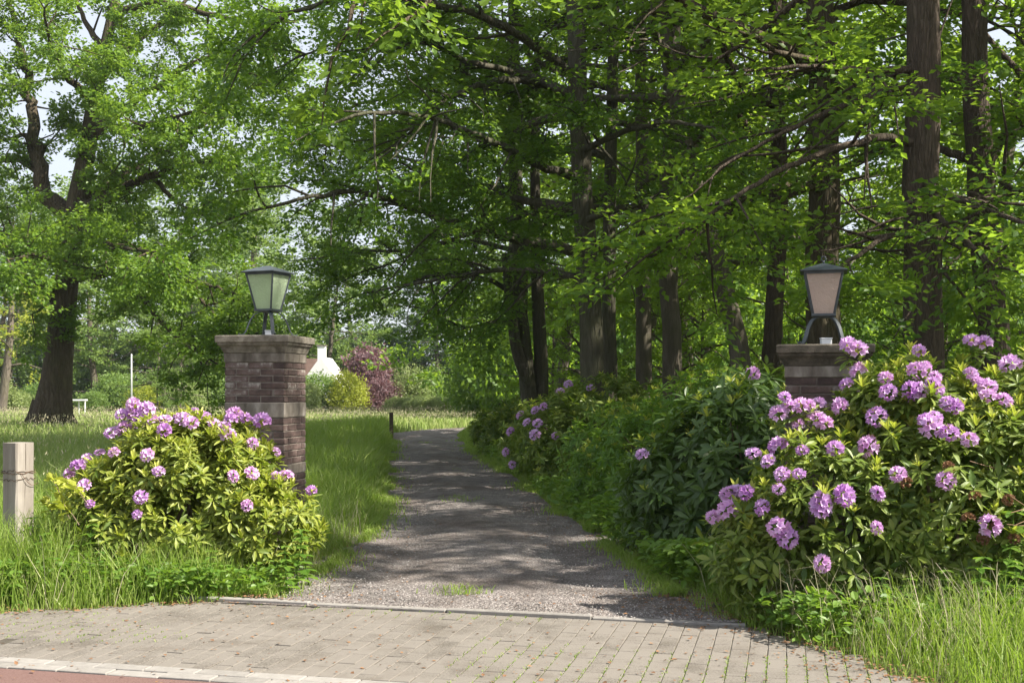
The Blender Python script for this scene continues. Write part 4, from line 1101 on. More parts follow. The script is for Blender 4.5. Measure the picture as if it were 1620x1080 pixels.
def place(pr, first, x, y, s, rz, label, group, cat=None, mats=None, sz=None):
    o = pr if first else copy_tree(pr, None)
    if mats:
        for ch in o.children:
            m_ = mats.get(ch.name.split('.')[0])
            if m_: ch.material_slots[0].link = 'OBJECT'; ch.material_slots[0].material = m_
    o.location = (x, y, 0); o.rotation_euler = (0, 0, rz); o.scale = (s, s, sz or s)
    o['label'] = label; o['group'] = group
    if cat: o['category'] = cat
    return o

W1 = proto('wood_tree', 301, 19, .22, 4.5, 4.6, 26, 46, .20, 'wood_leaf', 'bark_far')
W2 = proto('wood_tree', 302, 21, .26, 5.0, 5.2, 26, 46, .20, 'wood_leaf', 'bark_far')
W3 = proto('sapling', 303, 7.5, .07, 0.8, 2.6, 24, 40, .13, 'wood_leaf', 'bark_far', sub=1.1, twl=.5, per_m=1.6)
rs = rng_of(77)
LANDMARKS = [(40, 'at the left picture edge'), (150, 'behind the big oak trunk'), (240, 'behind the white flagpole'), (350, 'between flagpole and brick pier'), (490, 'behind the full brick pier'), (540, 'behind the white house'),
             (640, 'above the purple tree'), (770, 'above the pale conifers'), (900, 'behind the many-stemmed beech'), (1000, 'behind the arching beech'), (1110, 'behind the thin grey trunks'), (1210, 'behind the leaning trunk'),
             (1400, 'behind the rosy lantern'), (1520, 'behind the stout brown trunk'), (9999, 'behind the forked trunk at the edge')]
def landmark(x, y):
    px = 810 + x / y * FPX
    return next(t for m, t in LANDMARKS if px < m)
used = {}
def put(pr, key, *a, **k):
    f = key not in used; used[key] = 1
    return place(pr, f, *a, **k)
LABW = 'slim grey-stemmed tree deep in the wood behind the trunk row'
# unseen wood trees added past the picture edge on the sunny side, for shade
for i, (x, y, s_) in enumerate([(13.6, 10.6, .95), (14.6, 18.5, 1.0), (14.0, 14.4, .95)]):
    pr, key = ((W1, 'w1'), (W2, 'w2'))[i % 2]
    put(pr, key, x, y, s_, 1.1 * i, ('nearest', 'farthest', 'middle')[i] + ' of three unseen trees added for shade past the right picture edge', 'added shade trees past the picture edge')
LABS = 'leafy young understorey tree among the trunks of the wood'
for i, (x, y) in enumerate([(3.2, 31), (7.5, 30), (10.5, 26), (12.5, 21), (6, 37), (10.5, 36), (1.4, 37)]):
    pr, key = ((W1, 'w1'), (W2, 'w2'))[i % 2]
    put(pr, key, x + rs.normal(0, .4), y, rs.uniform(.85, 1.12), rs.uniform(0, 6.28), ('slender' if i % 2 == 0 else 'taller') + ' grey-stemmed wood tree ' + landmark(x, y), 'background trees of the wood')
for i, (x, y, s) in enumerate([(4.2, 27, .6), (2.2, 30, .6), (6.8, 25, .6), (9.3, 18.5, .7), (5.2, 34, .8), (10.5, 27, .8), (1.0, 33, .6), (13, 30, .9), (8.2, 34, .8), (7.5, 20, .5)]):
    put(W3, 'w3', x + rs.normal(0, .3), y, s, rs.uniform(0, 6.28), 'leafy %s understorey tree %s' % ('low' if s < .65 else 'young', landmark(x, y)), 'young understorey trees')

# --- far side of the meadow
F1 = proto('background_tree', 311, 20, .4, 1.8, 6.5, 28, 40, .34, 'far_leaf', 'bark_far', sub=2.2, twl=1.3, nj=.7, per_m=.9, twpm=1.2, spread=.6, wid=1.2)
F2 = proto('background_tree', 312, 24, .42, 2.2, 6.0, 30, 40, .34, 'far_leaf', 'bark_far', sub=2.2, twl=1.3, nj=.7, per_m=.9, twpm=1.2, spread=.6, wid=1.2)
F3 = proto('background_tree', 313, 19, .3, 0.8, 3.6, 36, 36, .30, 'far_leaf_dark', 'bark_far', sub=1.6, twl=1.1, nj=.6, per_m=1.1, twpm=1.3, rise=(-.15, .4), spread=.5)
G_FAR = 'trees on the far side of the meadow'
LF = ['broad light green tree in the far tree line beyond the meadow', 'tall mid green tree in the far tree line beyond the meadow', 'dark narrow evergreen in the far tree line beyond the meadow']
k = 0
for row, (y0, step, off) in enumerate([(96, 7.5, 0), (108, 8.0, 3), (122, 9, 1)]):
    for x in np.arange(-66 - row * 8, 62 + row * 8, step):
        if row == 0 and -20 < x < 0: continue
        px_ = 810 + (x + off) / y0 * FPX
        if px_ < -160 or px_ > (1760 if row < 2 else 1100): continue
        t = k % 5; k += 1
        pr, key, li = ((F1, 'f1', 0), (F2, 'f2', 1), (F1, 'f1', 0), (F3, 'f3', 2), (F2, 'f2', 1))[t]
        put(pr, key, x + off + rs.normal(0, 1.2), y0 + rs.normal(0, 2), rs.uniform(.62, .9) if row == 0 else rs.uniform(.75, 1.0), rs.uniform(0, 6.28), '%s in the %s far row, %s' % (('broad light green tree', 'tall mid green tree', 'dark narrow evergreen')[li], ('front', 'middle', 'back')[row], landmark(x + off, y0)), G_FAR)
def at(px, Y): return (px - 810) / FPX * Y
# orchard-like lighter trees and shrubs in front of that line, by pixel
B1 = shrub('background_shrub', 321, [(0, 0, 1.3, 1.7, 1.3, 1.4), (1.0, .2, .9, 1.2, 1, 1.0), (-1.1, 0, .9, 1.1, 1, 1.0), (.2, 0, 2.0, 1.1, 1, .9)], 6500, .16, 'far_leaf')
B2 = shrub('background_shrub', 322, [(0, 0, 1.6, .8, .8, 1.8), (.5, 0, 1.0, .7, .7, 1.2), (-.5, .1, 1.1, .6, .6, 1.2)], 5000, .13, 'far_leaf')
Y0 = 86
def far_shrub(pr, key, px, Y, s, sz, label, mat=None, cat='shrub', group='shrubs across the meadow'):
    o = put(pr, key, at(px, Y), Y, s, rs.uniform(0, 6.28), label, group, cat, mats={'foliage': M[mat]} if mat else None, sz=sz)
    return o
far_shrub(B1, 'b1', 506, 82, 1.15, .93, 'pale green shrub below the white gable', 'far_leaf')
far_shrub(B1, 'b1', 551, 81, .82, .98, 'bright yellow-green shrub between the white gable and the purple tree', 'yellow_leaf')
far_shrub(B1, 'b1', 492, 80, .6, .7, 'low whitish-green shrub at the foot of the gable beside the pier', 'pale_leaf')
far_shrub(B1, 'b1', 582, 86, 1.42, 1.65, 'purple copper-leaved tree beside the white house', 'copper_leaf', 'tree')
far_shrub(B1, 'b1', 608, 83, .8, .8, 'smaller dusky purple shrub spreading below the copper tree', 'copper_leaf')
far_shrub(B2, 'b2', 641, 84, 1.0, 1.06, 'pale yellow-green conifer next to the purple tree', 'pale_leaf')
far_shrub(B2, 'b2', 660, 84, .9, .98, 'second pale conifer from the purple tree', 'pale_leaf')
far_shrub(B2, 'b2', 688, 86, 1.1, 1.0, 'soft green conifer, third from the purple tree', 'far_leaf')
far_shrub(B2, 'b2', 712, 88, .9, .8, 'small green conifer at the end of the pale conifer row', 'far_leaf')
for i, px in enumerate((625, 645, 668, 690, 712, 735, 752)):
    far_shrub(B1, 'b1', px, 79, .42, .38, 'low pale shrub at the far meadow edge, number %s along from the purple tree' % ('one', 'two', 'three', 'four', 'five', 'six', 'seven')[i], 'pale_leaf', group='low pale shrubs at the far meadow edge')
for i, (px, Y, s, sz, m) in enumerate([(-10, 78, 1, .8, 'pale_leaf'), (30, 79, .7, .5, 'pale_leaf'), (150, 80, .7, .5, 'far_leaf'), (185, 82, 1.1, .95, 'far_leaf'), (228, 80, .8, .65, 'yellow_leaf'), (262, 82, 1.2, 1.05, 'far_leaf'), (300, 80, .9, .75, 'pale_leaf'), (335, 83, 1.2, 1.1, 'far_leaf'), (60, 84, 1.0, .7, 'far_leaf'), (370, 82, 1.1, .9, 'far_leaf'), (415, 83, 1.1, 1.0, 'far_leaf'), (455, 84, 1.1, .9, 'far_leaf')]):
    far_shrub(B1, 'b1', px, Y, s, sz, {'pale_leaf': 'whitish blossoming shrub in the border left of the white pole', 'far_leaf': 'green border shrub across the meadow, ' + landmark(at(px, Y), Y) + (', squat' if sz < .8 else ', tall'), 'yellow_leaf': 'yellow-green shrub at the foot of the white pole'}[m] if not (m == 'pale_leaf' and px == 300) else 'pale shrub in the border right of the white pole', m, group='border shrubs across the meadow')
for i, (px, Y, s) in enumerate([(790, 62, 1.5), (840, 60, 1.8), (900, 58, 1.8), (965, 60, 2.0), (1040, 58, 1.9), (1110, 60, 2.1), (1190, 58, 2.0), (1270, 60, 2.1), (1350, 58, 2.0), (1440, 60, 2.2), (1530, 58, 2.2), (1610, 60, 2.2)]):
    far_shrub(B1, 'b1', px, Y, s, s * 1.25, 'sunlit green thicket far back at ground level, ' + landmark(at(px, Y), Y), 'wood_leaf', group='thicket behind the wood')
for i, x in enumerate(np.arange(-70, 60, 6.5)):
    if not -100 < 810 + x / 112 * FPX < 1720: continue
    put(B1, 'b1', x + rs.normal(0, 1), 112 + rs.normal(0, 2), rs.uniform(2.2, 3.0), rs.uniform(0, 6.28), 'tall %s thicket under the far tree line, %s' % ('dark' if i % 3 == 0 else 'green', landmark(x, 112)), 'thickets under the far tree line', 'shrub', {'foliage': M['far_leaf_dark' if i % 3 == 0 else 'far_leaf']})
for i, (x, y) in enumerate([(-1, 70), (6, 66), (14, 71), (22, 66), (30, 71), (38, 67)]):
    put(*(((F1, 'f1'), (F2, 'f2'))[i % 2]), x + rs.normal(0, .6), y, rs.uniform(.75, .95), rs.uniform(0, 6.28), 'sunlit light green tree towering far back, ' + landmark(x, y), 'sunlit trees behind the wood', None, {'crown': M['wood_leaf']})
# small fruit tree, two birches-like leaning stems at the left edge
for i, (px, Y, s, rz, lab) in enumerate([(250, 76, .8, .4, 'light green tree behind the white pole'), (285, 74, .62, 2.0, 'small crooked fruit tree right of the white pole')]):
    o = put(W3, 'w3', at(px, Y), Y, s * 1.1, rz, lab, 'small trees across the meadow', None, {'crown': M['far_leaf']})
T = Tree(330); tp = resample([PX(2, 640, 74) * (1, 1, 0), PX(8, 600, 74), PX(14, 560, 74), PX(18, 500, 74), PX(20, 430, 74)], 14)
T.tubes.append((tp, np.linspace(.33, .12, 14), 9)); full_crown(T, tp, 2.8, 7.6, 9, 3.0, 1.2, 1.4, 1.6, .9, .4, -.06)
th = thing('birch_tree', (tp[0][0], 74, 0), 'pale-stemmed leaning tree at the far edge of the meadow', 'tree')
T.make(th, np.array((tp[0][0], 74, 0.0)), M['bark_far'], T.foliage('crown', 26, .2, .4, .6, M['yellow_leaf'], ref=np.array((tp[0][0], 74, 0.0))))

# --- house
def house():
    Y = 92.0; ax = at(507, Y); top = EYE + (HOR - 563) / FPX * Y       # gable apex
    th = thing('house', (ax, Y, 0), 'white house gable with chimney and brown roof beyond the meadow', 'house')
    hw, eave = 3.0, top - 3.0 * 1.38
    V = [(-hw, 0, -.05), (hw, 0, -.05), (hw, 0, eave), (0, 0, top - .04), (-hw, 0, eave)]
    V = V + [(a, 6.0, c) for a, _, c in V]
    obj('wall', MB().add(V, [(4, 3, 2, 1, 0), (5, 6, 7, 8, 9), (0, 1, 6, 5), (1, 2, 7, 6), (2, 3, 8, 7), (3, 4, 9, 8), (4, 0, 5, 9)]).mesh('wall', M['white_paint']), th)
    for s in (-1, 1):
        n = Vector((1.38, 0, 1)).normalized()
        q = [(s * (hw + .3), .35, eave - .3 * 1.38 - .2), (0, .35, top - .2), (0, 6.0, top - .2), (s * (hw + .3), 6.0, eave - .3 * 1.38 - .2)]
        q2 = [(a, b, c + .14) for a, b, c in q]
        obj('roof_slope', MB().add(q + q2, [(0, 1, 2, 3), (4, 7, 6, 5), (0, 4, 5, 1), (1, 5, 6, 2), (2, 6, 7, 3), (3, 7, 4, 0)]).mesh('roof_slope', M['roof_tile']), th)
    rid = top - .05
    m = MB().add([(-11, 2.0, rid - 4.2), (-.1, 2.0, rid - 4.2), (-.1, 5, rid), (-11, 5, rid), (-11, 8, rid - 4.2), (-.1, 8, rid - 4.2)], [(0, 1, 2, 3), (3, 2, 5, 4), (0, 3, 4), (1, 5, 2), (0, 4, 5, 1)])
    obj('roof', m.mesh('roof', M['roof_tile']), th)
    m = MB().add([(.1, 2.0, rid - 4.2), (9, 2.0, rid - 4.2), (9, 5, rid - 2.0), (.1, 5, rid - 2.0), (.1, 8, rid - 4.2), (9, 8, rid - 4.2)], [(0, 1, 2, 3), (3, 2, 5, 4), (0, 3, 4), (1, 5, 2), (0, 4, 5, 1)])
    obj('roof', m.mesh('roof', M['roof_tile']), th)
    obj('wall', MB().box((-1, 5, (rid - 4.2) / 2), (19.5, 5.6, rid - 4.2)).mesh('wall', M['white_paint']), th)
    ch = obj('chimney', MB().box((-.05, 1.0, top + .2), (.62, .6, 1.3)).mesh('chimney', M['white_paint']), th)
    obj('chimney_cap', MB().box((-.05, 1.0, top + .88), (.74, .72, .09)).mesh('chimney_cap', M['stone']), ch)
house()
# flagpole and white rail
th = thing('flagpole', (at(208, 70), 70, 0), 'slim white flagpole standing at the far side of the meadow', 'pole')
obj('mast', MB().tube([(0, 0, -.05), (0, 0, 1.8), (0, 0, EYE + (HOR - 562) / FPX * 70)], [.06, .055, .045], 10).mesh('mast', M['grey_paint'], True), th)
obj('finial', MB().tube([(0, 0, 3.66), (0, 0, 3.7), (0, 0, 3.76)], [.03, .06, .02], 8).mesh('finial', M['white_paint'], True), th)
th = thing('white_rail', (at(122, 72), 72, 0), 'low white rail on thin legs just behind the big oak trunk', 'rail')
obj('top_bar', MB().box((0, 0, .92), (1.15, .5, .09)).mesh('top_bar', M['white_paint']), th)
for dx in (-.5, .12, .5):
    obj('leg', MB().box((dx, 0, .43), (.06, .06, .9)).mesh('leg', M['white_paint']), th)
print('trees done')
# ------------------------------------------------------------------ grass, weeds, litter
def blades(name, xy, h, w, lean, mat, rng, z=-.03, tone=None):
    n = len(xy); th = rng.random(n) * 6.283; la = rng.random(n) * 6.283
    P = np.c_[xy, np.full(n, z)]
    s = np.c_[np.cos(th), np.sin(th), np.zeros(n)] * (w / 2)[:, None]
    l = np.c_[np.cos(la), np.sin(la), np.zeros(n)] * (lean * h)[:, None]
    up = np.array((0, 0, 1.0))
    m1 = P + l * .22 + up * (h * .5)[:, None]; m2 = P + l * .62 + up * (h * .85)[:, None]; tip = P + l * 1.15 + up * (h * (1 - .25 * lean))[:, None]
    V = np.stack((P - s, P + s, m1 - s * .85, m1 + s * .85, m2 - s * .5, m2 + s * .5, tip), 1).reshape(-1, 3)
    f = np.array([(0, 1, 3), (0, 3, 2), (2, 3, 5), (2, 5, 4), (4, 5, 6)])
    F = (f[None] + (np.arange(n) * 7)[:, None, None]).reshape(-1, 3)
    if tone is None: tone = rng.random(n) * .8
    return np_mesh(name, V, F, mat, np.repeat(tone, 7))
def clumpy(rng, n, x0, x1, y0, y1, clumps, sig):
    c = np.c_[rng.uniform(x0, x1, clumps), rng.uniform(y0, y1, clumps)]
    return c[rng.integers(clumps, size=n)] + rng.normal(0, sig, (n, 2))
def field_noise(xy, s, sd):
    r = rng_of(sd); o = np.zeros(len(xy))
    for k in range(5):
        a = r.uniform(0, 6.28); f = s * r.uniform(.6, 1.8)
        o += np.sin((xy[:, 0] * math.cos(a) + xy[:, 1] * math.sin(a)) * f + r.uniform(0, 6.28))
    return o / 5
def thin_blades(name, xy, h, w, lean, mat, rng, z=-.03):
    n = len(xy); th = rng.random(n) * 6.283; la = rng.random(n) * 6.283
    P = np.c_[xy, np.full(n, z)]
    s = np.c_[np.cos(th), np.sin(th), np.zeros(n)] * (w / 2)[:, None]
    l = np.c_[np.cos(la), np.sin(la), np.zeros(n)] * (lean * h)[:, None]
    m1 = P + l * .3 + np.array((0, 0, 1.0)) * (h * .6)[:, None]; tip = P + l + np.array((0, 0, 1.0)) * (h * (1 - .25 * lean))[:, None]
    V = np.stack((P - s, P + s, m1 + s * .8, tip, m1 - s * .8), 1).reshape(-1, 3)
    f = np.array([(0, 1, 2), (0, 2, 4), (4, 2, 3)]); F = (f[None] + (np.arange(n) * 5)[:, None, None]).reshape(-1, 3)
    return np_mesh(name, V, F, mat, np.repeat(rng.random(n) * .8, 5))
rg = rng_of(900)
# verge at the left pier
def verge_left():
    n = 42000
    xy = np.concatenate((clumpy(rg, n * 2 // 3, -5.2, -1.2, 6.3, 13.5, 420, .12), np.c_[rg.uniform(-5.4, -1.2, n // 3), rg.uniform(6.2, 13.5, n // 3)]))
    k = ~in_drive(xy, -.04) & ~in_apron(xy, -.03) & ((np.abs(xy[:, 0] - LP[0]) > .33) | (np.abs(xy[:, 1] - LP[1]) > .33)) 
    xy = xy[k]
    edge = np.minimum(np.abs(xy[:, 0] - np.interp(xy[:, 1], EL_Y, EL_X)), 1.0)
    u, v = xy2uv(xy)
    ed = np.where(v < .4, np.clip((u - np.interp(v, AP_V, AP_L)) * -1, 0, 1), edge)
    h = (.07 + .29 * np.clip(ed * 2.2, 0, 1)) * rg.uniform(.5, 1.25, len(xy)) * (1 + .4 * field_noise(xy, 1.5, 3))
    h = np.where((xy[:, 0] < -3.25) & (v > -.35), h * 1.5, h)
    return blades('grass', xy, np.maximum(h, .04), rg.uniform(.004, .009, len(xy)), rg.uniform(.1, .75, len(xy)), M['grass'], rg)
tag(obj('grass', verge_left()), 'tall bright grass round the low lilac bush and along the drive', 'grass', kind='stuff')
def verge_right():
    n = 42000
    xy = np.concatenate((clumpy(rg, n * 2 // 3, .6, 5.2, 5.2, 12, 420, .12), np.c_[rg.uniform(.6, 5.2, n // 3), rg.uniform(5.2, 12, n // 3)]))
    xy = xy[~in_drive(xy, -.04) & ~in_apron(xy, -.03)]
    u, v = xy2uv(xy)
    ed = np.where(v < .1, np.clip(u - np.interp(v, AP_V, AP_R), 0, 1), np.clip(xy[:, 0] - np.interp(xy[:, 1], ER_Y, ER_X), 0, 1))
    h = (.08 + .30 * np.clip(ed * 1.6, 0, 1)) * rg.uniform(.5, 1.3, len(xy)) * (1 + .4 * field_noise(xy, 1.7, 4))
    return blades('grass', xy, np.maximum(h, .04), rg.uniform(.004, .009, len(xy)), rg.uniform(.1, .75, len(xy)), M['grass'], rg)
tag(obj('grass', verge_right()), 'long grass below the tall lilac bush, sunlit at the forecourt corner', 'grass', kind='stuff')
def creep():
    # short tufts creeping in from both edges and down the middle of the drive
    n = 26000
    y = 8.2 + 26 * rg.random(n) ** 1.6; L_ = np.interp(y, EL_Y, EL_X); R_ = np.interp(y, ER_Y, ER_X)
    k = rg.random(n)
    x = np.where(k < .42, L_ + rg.exponential(.07, n), np.where(k < .84, R_ - rg.exponential(.07, n), (L_ + R_) / 2 + rg.normal(0, .14, n)))
    xy = np.c_[x, y]; f = field_noise(xy, 2.6, 21)
    keep = np.where(k < .84, f > -.1, f > .5); xy = xy[keep]; n = len(xy)
    return thin_blades('edge_grass', xy, rg.uniform(.02, .11, n), (.004 + .0004 * xy[:, 1]) * rg.uniform(.7, 1.3, n), rg.uniform(.3, 1.1, n), M['grass'], rg, z=.008)
tag(obj('edge_grass', creep()), 'short grass tufts creeping onto the gravel', 'grass', kind='stuff')
def straw():
    n = 2600
    xy = np.concatenate((clumpy(rg, n // 2, -5, -1.5, 7.6, 12, 70, .1), clumpy(rg, n // 2, 1.6, 4.5, 5.6, 8.5, 70, .1)))
    xy = xy[~in_drive(xy, .05) & ~in_apron(xy, .08)]; n = len(xy)
    return blades('dry_grass', xy, rg.uniform(.2, .6, n), rg.uniform(.002, .005, n), rg.uniform(.15, .9, n), M['seedhead'], rg)
tag(obj('dry_grass', straw()), 'dry straw-coloured stalks among the verge grass', 'grass', kind='stuff')
def drive_edge():
    n = 70000
    y = 12 + 30 * rg.random(n) ** 1.4
    side = rg.random(n) < .6
    x = np.where(side, np.interp(y, EL_Y, EL_X) - rg.random(n) ** 1.3 * 3.5, np.interp(y, ER_Y, ER_X) + rg.random(n) ** 1.5 * 1.6)
    xy = np.c_[x, y]; xy = xy[~in_drive(xy, -.06)]
    d = np.abs(np.where(xy[:, 0] < -.8 - xy[:, 1] * .03, xy[:, 0] - np.interp(xy[:, 1], EL_Y, EL_X), xy[:, 0] - np.interp(xy[:, 1], ER_Y, ER_X)))
    h = (.16 + .40 * np.clip(d * 2.5, 0, 1)) * rg.uniform(.5, 1.25, len(xy)) * (1 + .4 * field_noise(xy, .9, 5))
    h = np.where(xy[:, 0] > np.interp(xy[:, 1], ER_Y, ER_X) - .1, h * .6, h)
    return thin_blades('grass', xy, np.maximum(h, .05), (.006 + .0005 * xy[:, 1]) * rg.uniform(.7, 1.4, len(xy)), rg.uniform(.1, .7, len(xy)), M['grass'], rg)
tag(obj('grass', drive_edge()), 'shaded green grass along both edges of the drive behind the piers', 'grass', kind='stuff')
def meadow():
    n = 95000
    y = 12 * np.exp(rg.random(n) * math.log(95 / 12))
    x = rg.uniform(-.62, .12, n) * y + 0
    xy = np.c_[x, y]
    k = ~in_drive(xy, .0) & (xy[:, 0] < np.interp(xy[:, 1], [12, 20, 27, 40, 50, 95], [-4.5, -5.2, -5.5, -5, 6, 12])) & (xy[:, 1] < 78 + 0 * x) 
    xy = xy[k]
    h = rg.uniform(.22, .62, len(xy)) * np.interp(xy[:, 1], [30, 55], [1, .62]) * (1 + .25 * field_noise(xy, .35, 6))
    return xy, thin_blades('meadow_grass', xy, h, (.004 + .00075 * xy[:, 1]) * rg.uniform(.7, 1.4, len(xy)), rg.uniform(.1, .6, len(xy)), M['meadow'], rg)
mxy, mme = meadow()
tag(obj('meadow_grass', mme), 'hay meadow of tall grass around the big oak', 'grass', kind='stuff')
def seeds():
    n = 30000
    i = rg.integers(len(mxy), size=n); xy = mxy[i] + rg.normal(0, .2, (n, 2)); xy = xy[~in_drive(xy, .2) & (rg.random(n) < np.clip((xy[:, 1] - 24) / 30, .05, 1))]; n = len(xy)
    h = rg.uniform(.45, .78, n) * np.interp(xy[:, 1], [30, 55], [1, .62])
    P = np.c_[xy, h - .03]; D = np.c_[rg.normal(0, .35, (n, 2)), np.ones(n)]; U = np.c_[rg.normal(0, 1, (n, 2)), np.zeros(n)]
    return leaves_mesh('seed_heads', P, D, U, (.05 + .0009 * xy[:, 1]) * rg.uniform(.6, 1.2, n), T_LEAF2, M['seedhead'], rng=rg, wid=.42)
tag(obj('seed_heads', seeds()), 'straw and pinkish seed heads over the hay meadow', 'grass', kind='stuff')

# ground cover: small broad leaves under the shrubs on the wood side and at the feet of the two front bushes
def cover(regions, n, size, hmax, mat, name):
    xs = []
    for x0, x1, y0, y1, wgt in regions:
        m = int(n * wgt); xs.append(clumpy(rg, m, x0, x1, y0, y1, max(6, m // 60), .13))
    xy = np.concatenate(xs); xy = xy[~in_drive(xy, -.05) & ~in_apron(xy, 0)]
    n = len(xy)
    z = rg.random(n) ** .7 * hmax * (.7 + .5 * field_noise(xy, 2.0, 8))
    P = np.c_[xy, np.maximum(z, .01)]; D = np.c_[rg.normal(0, 1, (n, 2)), rg.normal(-.1, .3, n)]
    U = np.c_[rg.normal(0, .5, (n, 2)), np.ones(n)]
    return leaves_mesh(name, P, D, U, size * rg.uniform(.6, 1.4, n), T_LEAF4, M[mat], rg, 1.1)
tag(obj('ground_cover', cover([(.4, 2.2, 11, 17, .35), (-.6, 1.2, 16, 27, .2), (1.0, 2.0, 8.2, 12, .25), (2, 6, 10, 16, .2)], 14000, .075, .42, 'weed_leaf', 'ground_cover')), 'nettles and low weeds along the wood side of the drive', 'weeds', kind='stuff')
tag(obj('ground_cover', cover([(-4.2, -1.5, 8.1, 9.0, .5), (1.6, 4.4, 6.7, 7.4, .5)], 7000, .055, .36, 'weed_leaf', 'ground_cover')), 'leafy weeds in the grass at the feet of the two front bushes', 'weeds', kind='stuff')
# deep wood floor
def floor_cover():
    n = 30000
    y = rg.uniform(14, 48, n); x = np.interp(y, ER_Y, ER_X) + .6 + rg.random(n) * 22
    xy = np.c_[x, y]; xy = xy[~in_drive(xy, .1)]; n = len(xy)
    P = np.c_[xy, rg.random(n) ** 1.5 * .7]; D = np.c_[rg.normal(0, 1, (n, 2)), rg.normal(0, .3, n)]; U = np.c_[rg.normal(0, .5, (n, 2)), np.ones(n)]
    return leaves_mesh('undergrowth', P, D, U, rg.uniform(.1, .24, n), T_LEAF2, M['wood_leaf'], rg, 1.1)
tag(obj('undergrowth', floor_cover()), 'leafy undergrowth on the floor of the wood', 'undergrowth', kind='stuff')

# nettles: single plants that show in front of the bushes
def nettle_mesh(seed):
    r = rng_of(seed); H = 1.0
    st = walk(r, (0, 0, 0), (r.normal(0, .1), r.normal(0, .1), 1), H, 8, .06, .02)
    P, D, U, S = [], [], [], []
    for i in range(2, 9):
        for s in range(4):
            a = s * math.pi / 2 + i * .8
            d = np.array((math.cos(a), math.sin(a), .1 - .4 * r.random())); P.append(st[i]); D.append(d); U.append((d[0] * .3, d[1] * .3, 1)); S.append((.30 - .02 * i) * r.uniform(.7, 1.1))
    sm = tubes_mesh('stem', [(st, np.linspace(.014, .006, 9), 5)], M['weed_leaf'])
    lm = leaves_mesh('foliage', np.array(P), np.array(D), np.array(U), np.array(S), T_LEAF4, M['weed_leaf'], r, 1.0)
    return sm, lm
nm = [nettle_mesh(s) for s in range(3)]
for i, (px, Y, h) in enumerate([(75, 8.3, .5), (105, 8.2, .42), (130, 8.35, .55), (160, 8.15, .38), (60, 8.5, .6), (330, 8.2, .4), (470, 8.5, .5), (455, 8.3, .4), (490, 8.7, .45), (1500, 6.9, .45), (1540, 6.75, .55), (1575, 6.8, .6), (1610, 6.7, .5), (1400, 6.95, .4), (1440, 7.0, .4), (1590, 7.0, .8), (930, 14.2, .45), (960, 13.6, .4), (900, 15, .4), (985, 12.6, .4)]):
    side = 'pale post and low lilac bush' if px < 400 else ('the full brick pier' if px < 600 else ('the drive edge under the shrubs' if px < 1000 else 'the tall lilac bush'))
    th = thing('nettle', (at(px, Y), Y, -.03), 'upright toothed-leaf weed growing by ' + side, 'weed', 'nettles by ' + side, i * 1.3)
    a, b = nm[i % 3]; th.scale = (h, h, h)
    obj('stem', a, th); obj('foliage', b, th)
# bramble spray left of the low bush
T = Tree(950)
for q in ([(110, 820), (95, 780), (82, 755)], [(125, 830), (105, 800), (80, 800), (70, 790)], [(140, 800), (120, 770), (100, 760)]):
    p = T.limb([PX(a, b, 8.45) for a, b in q], .006, .003, 5, 9); T.tw += [(p[i], p[i + 1]) for i in range(2, 8)]
th = thing('bramble', PX(120, 880, 8.45) * (1, 1, 0), 'bright leafy spray arching beside the low lilac bush towards the post', 'bramble'); rf = PX(120, 880, 8.45) * (1, 1, 0)
obj('stem', T.wood('stem', M['stem'], rf), th); obj('foliage', T.foliage('foliage', 5, .075, .05, .5, M['rhodo_young'], T_LEAF4, wid=1.3, ref=rf), th)
# dead twigs in the tall bush at the picture edge
th = thing('dead_branch', (3.45, 7.2, 0), 'tangle of dry brown twigs at the outer end of the tall lilac bush', 'dead branch')
rr_ = rng_of(960)
for j in range(26):
    a = np.array((rr_.uniform(-.15, .35), rr_.uniform(-.35, .05), rr_.uniform(.55, 1.05))); d = np.array((rr_.normal(-.5, .5), rr_.normal(-.3, .3), rr_.normal(.35, .35)))
    p = walk(rr_, a, d, rr_.uniform(.25, .6), 5, .12, -.02)
    obj('twig', tubes_mesh('twig', [(p, np.linspace(.005, .002, 6), 4)], M['dead_twig']), th)
p = resample([(0, 0, -.03), (.05, -.05, .4), (.1, -.1, .8)], 6); obj('stem', tubes_mesh('stem', [(p, np.linspace(.015, .008, 6), 6)], M['dead_twig']), th)

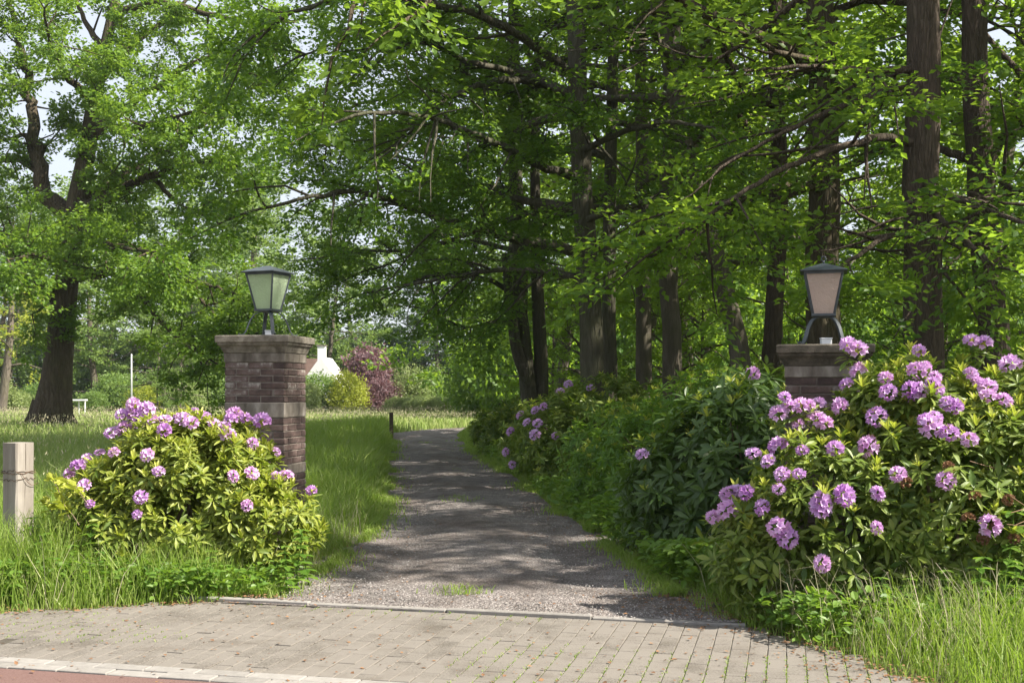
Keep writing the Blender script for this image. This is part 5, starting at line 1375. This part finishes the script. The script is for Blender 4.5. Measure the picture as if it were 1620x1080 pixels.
# fallen leaves and flower litter
def litter():
    n = 40000
    y = np.r_[rg.uniform(5.7, 8.3, n // 2), 8 + 18 * rg.random(n // 2) ** 1.5]; x = rg.uniform(-4, 2.6, n)
    xy = np.c_[x, y]; u, v = xy2uv(xy)
    eL = np.abs(u - np.interp(v, AP_V, AP_L)); eR = np.abs(u - np.interp(v, AP_V, AP_R))
    dL = np.abs(x - np.interp(y, EL_Y, EL_X)); dR = np.abs(x - np.interp(y, ER_Y, ER_X))
    d = np.where(v < 0, np.minimum(eL, eR), np.minimum(dL, dR))
    k = rg.random(n) < np.where(v < 0, np.exp(-d / .17) * .9 + .04, np.exp(-d / .22) + .03)
    xy = xy[k]; n = len(xy)
    P = np.c_[xy, np.where(xy2uv(xy)[1] < 0, .004, .03) + rg.random(n) * .008]
    D = np.c_[rg.normal(0, 1, (n, 2)), rg.normal(0, .12, n)]; U = np.c_[rg.normal(0, .25, (n, 2)), np.ones(n)]
    return leaves_mesh('leaf_litter', P, D, U, rg.uniform(.008, .034, n), T_LEAF2, M['litter'], rg, 1.2)
tag(obj('leaf_litter', litter()), 'small brown fallen leaves along the drive and forecourt edges', 'leaf litter', kind='stuff')
# moss and grass seedlings in the paver joints
def joints():
    n = 9000
    c = rg.integers(-40, 30, n); u = c * PW + rg.normal(0, .006, n); v = rg.uniform(-1.82, -.03, n)
    k = (field_noise(np.c_[u, v], 3.0, 12) + .25 * (u > .2) > .18) & (u > np.interp(v, AP_V, AP_L)) & (u < np.interp(v, AP_V, AP_R))
    xy = np.array([uv2xy(a, b) for a, b in zip(u[k], v[k])]); n = len(xy)
    return blades('joint_moss', xy, rg.uniform(.006, .022, n), rg.uniform(.003, .007, n), rg.uniform(.3, 1.2, n), M['grass'], rg, z=-.006)
tag(obj('joint_moss', joints()), 'moss and seedling grass growing in the paver joints', 'moss', kind='stuff')
print('grass done', sum(len(m.polygons) for m in bpy.data.meshes))

# ------------------------------------------------------------------ faint summer haze
hm, hnt, hout = new_mat('haze')
hv = N(hnt, 'ShaderNodeVolumePrincipled', Density=0.0003, Anisotropy=0.3)
hv.inputs['Color'].default_value = (0.86, 0.92, 1.0, 1)
hnt.links.new(hv.outputs[0], hout.inputs['Volume'])
tag(obj('haze', MB().box((0, 295, 14.5), (1420, 1230, 33)).mesh('haze', hm)), 'thin bluish summer haze over the far trees', 'haze', kind='stuff')
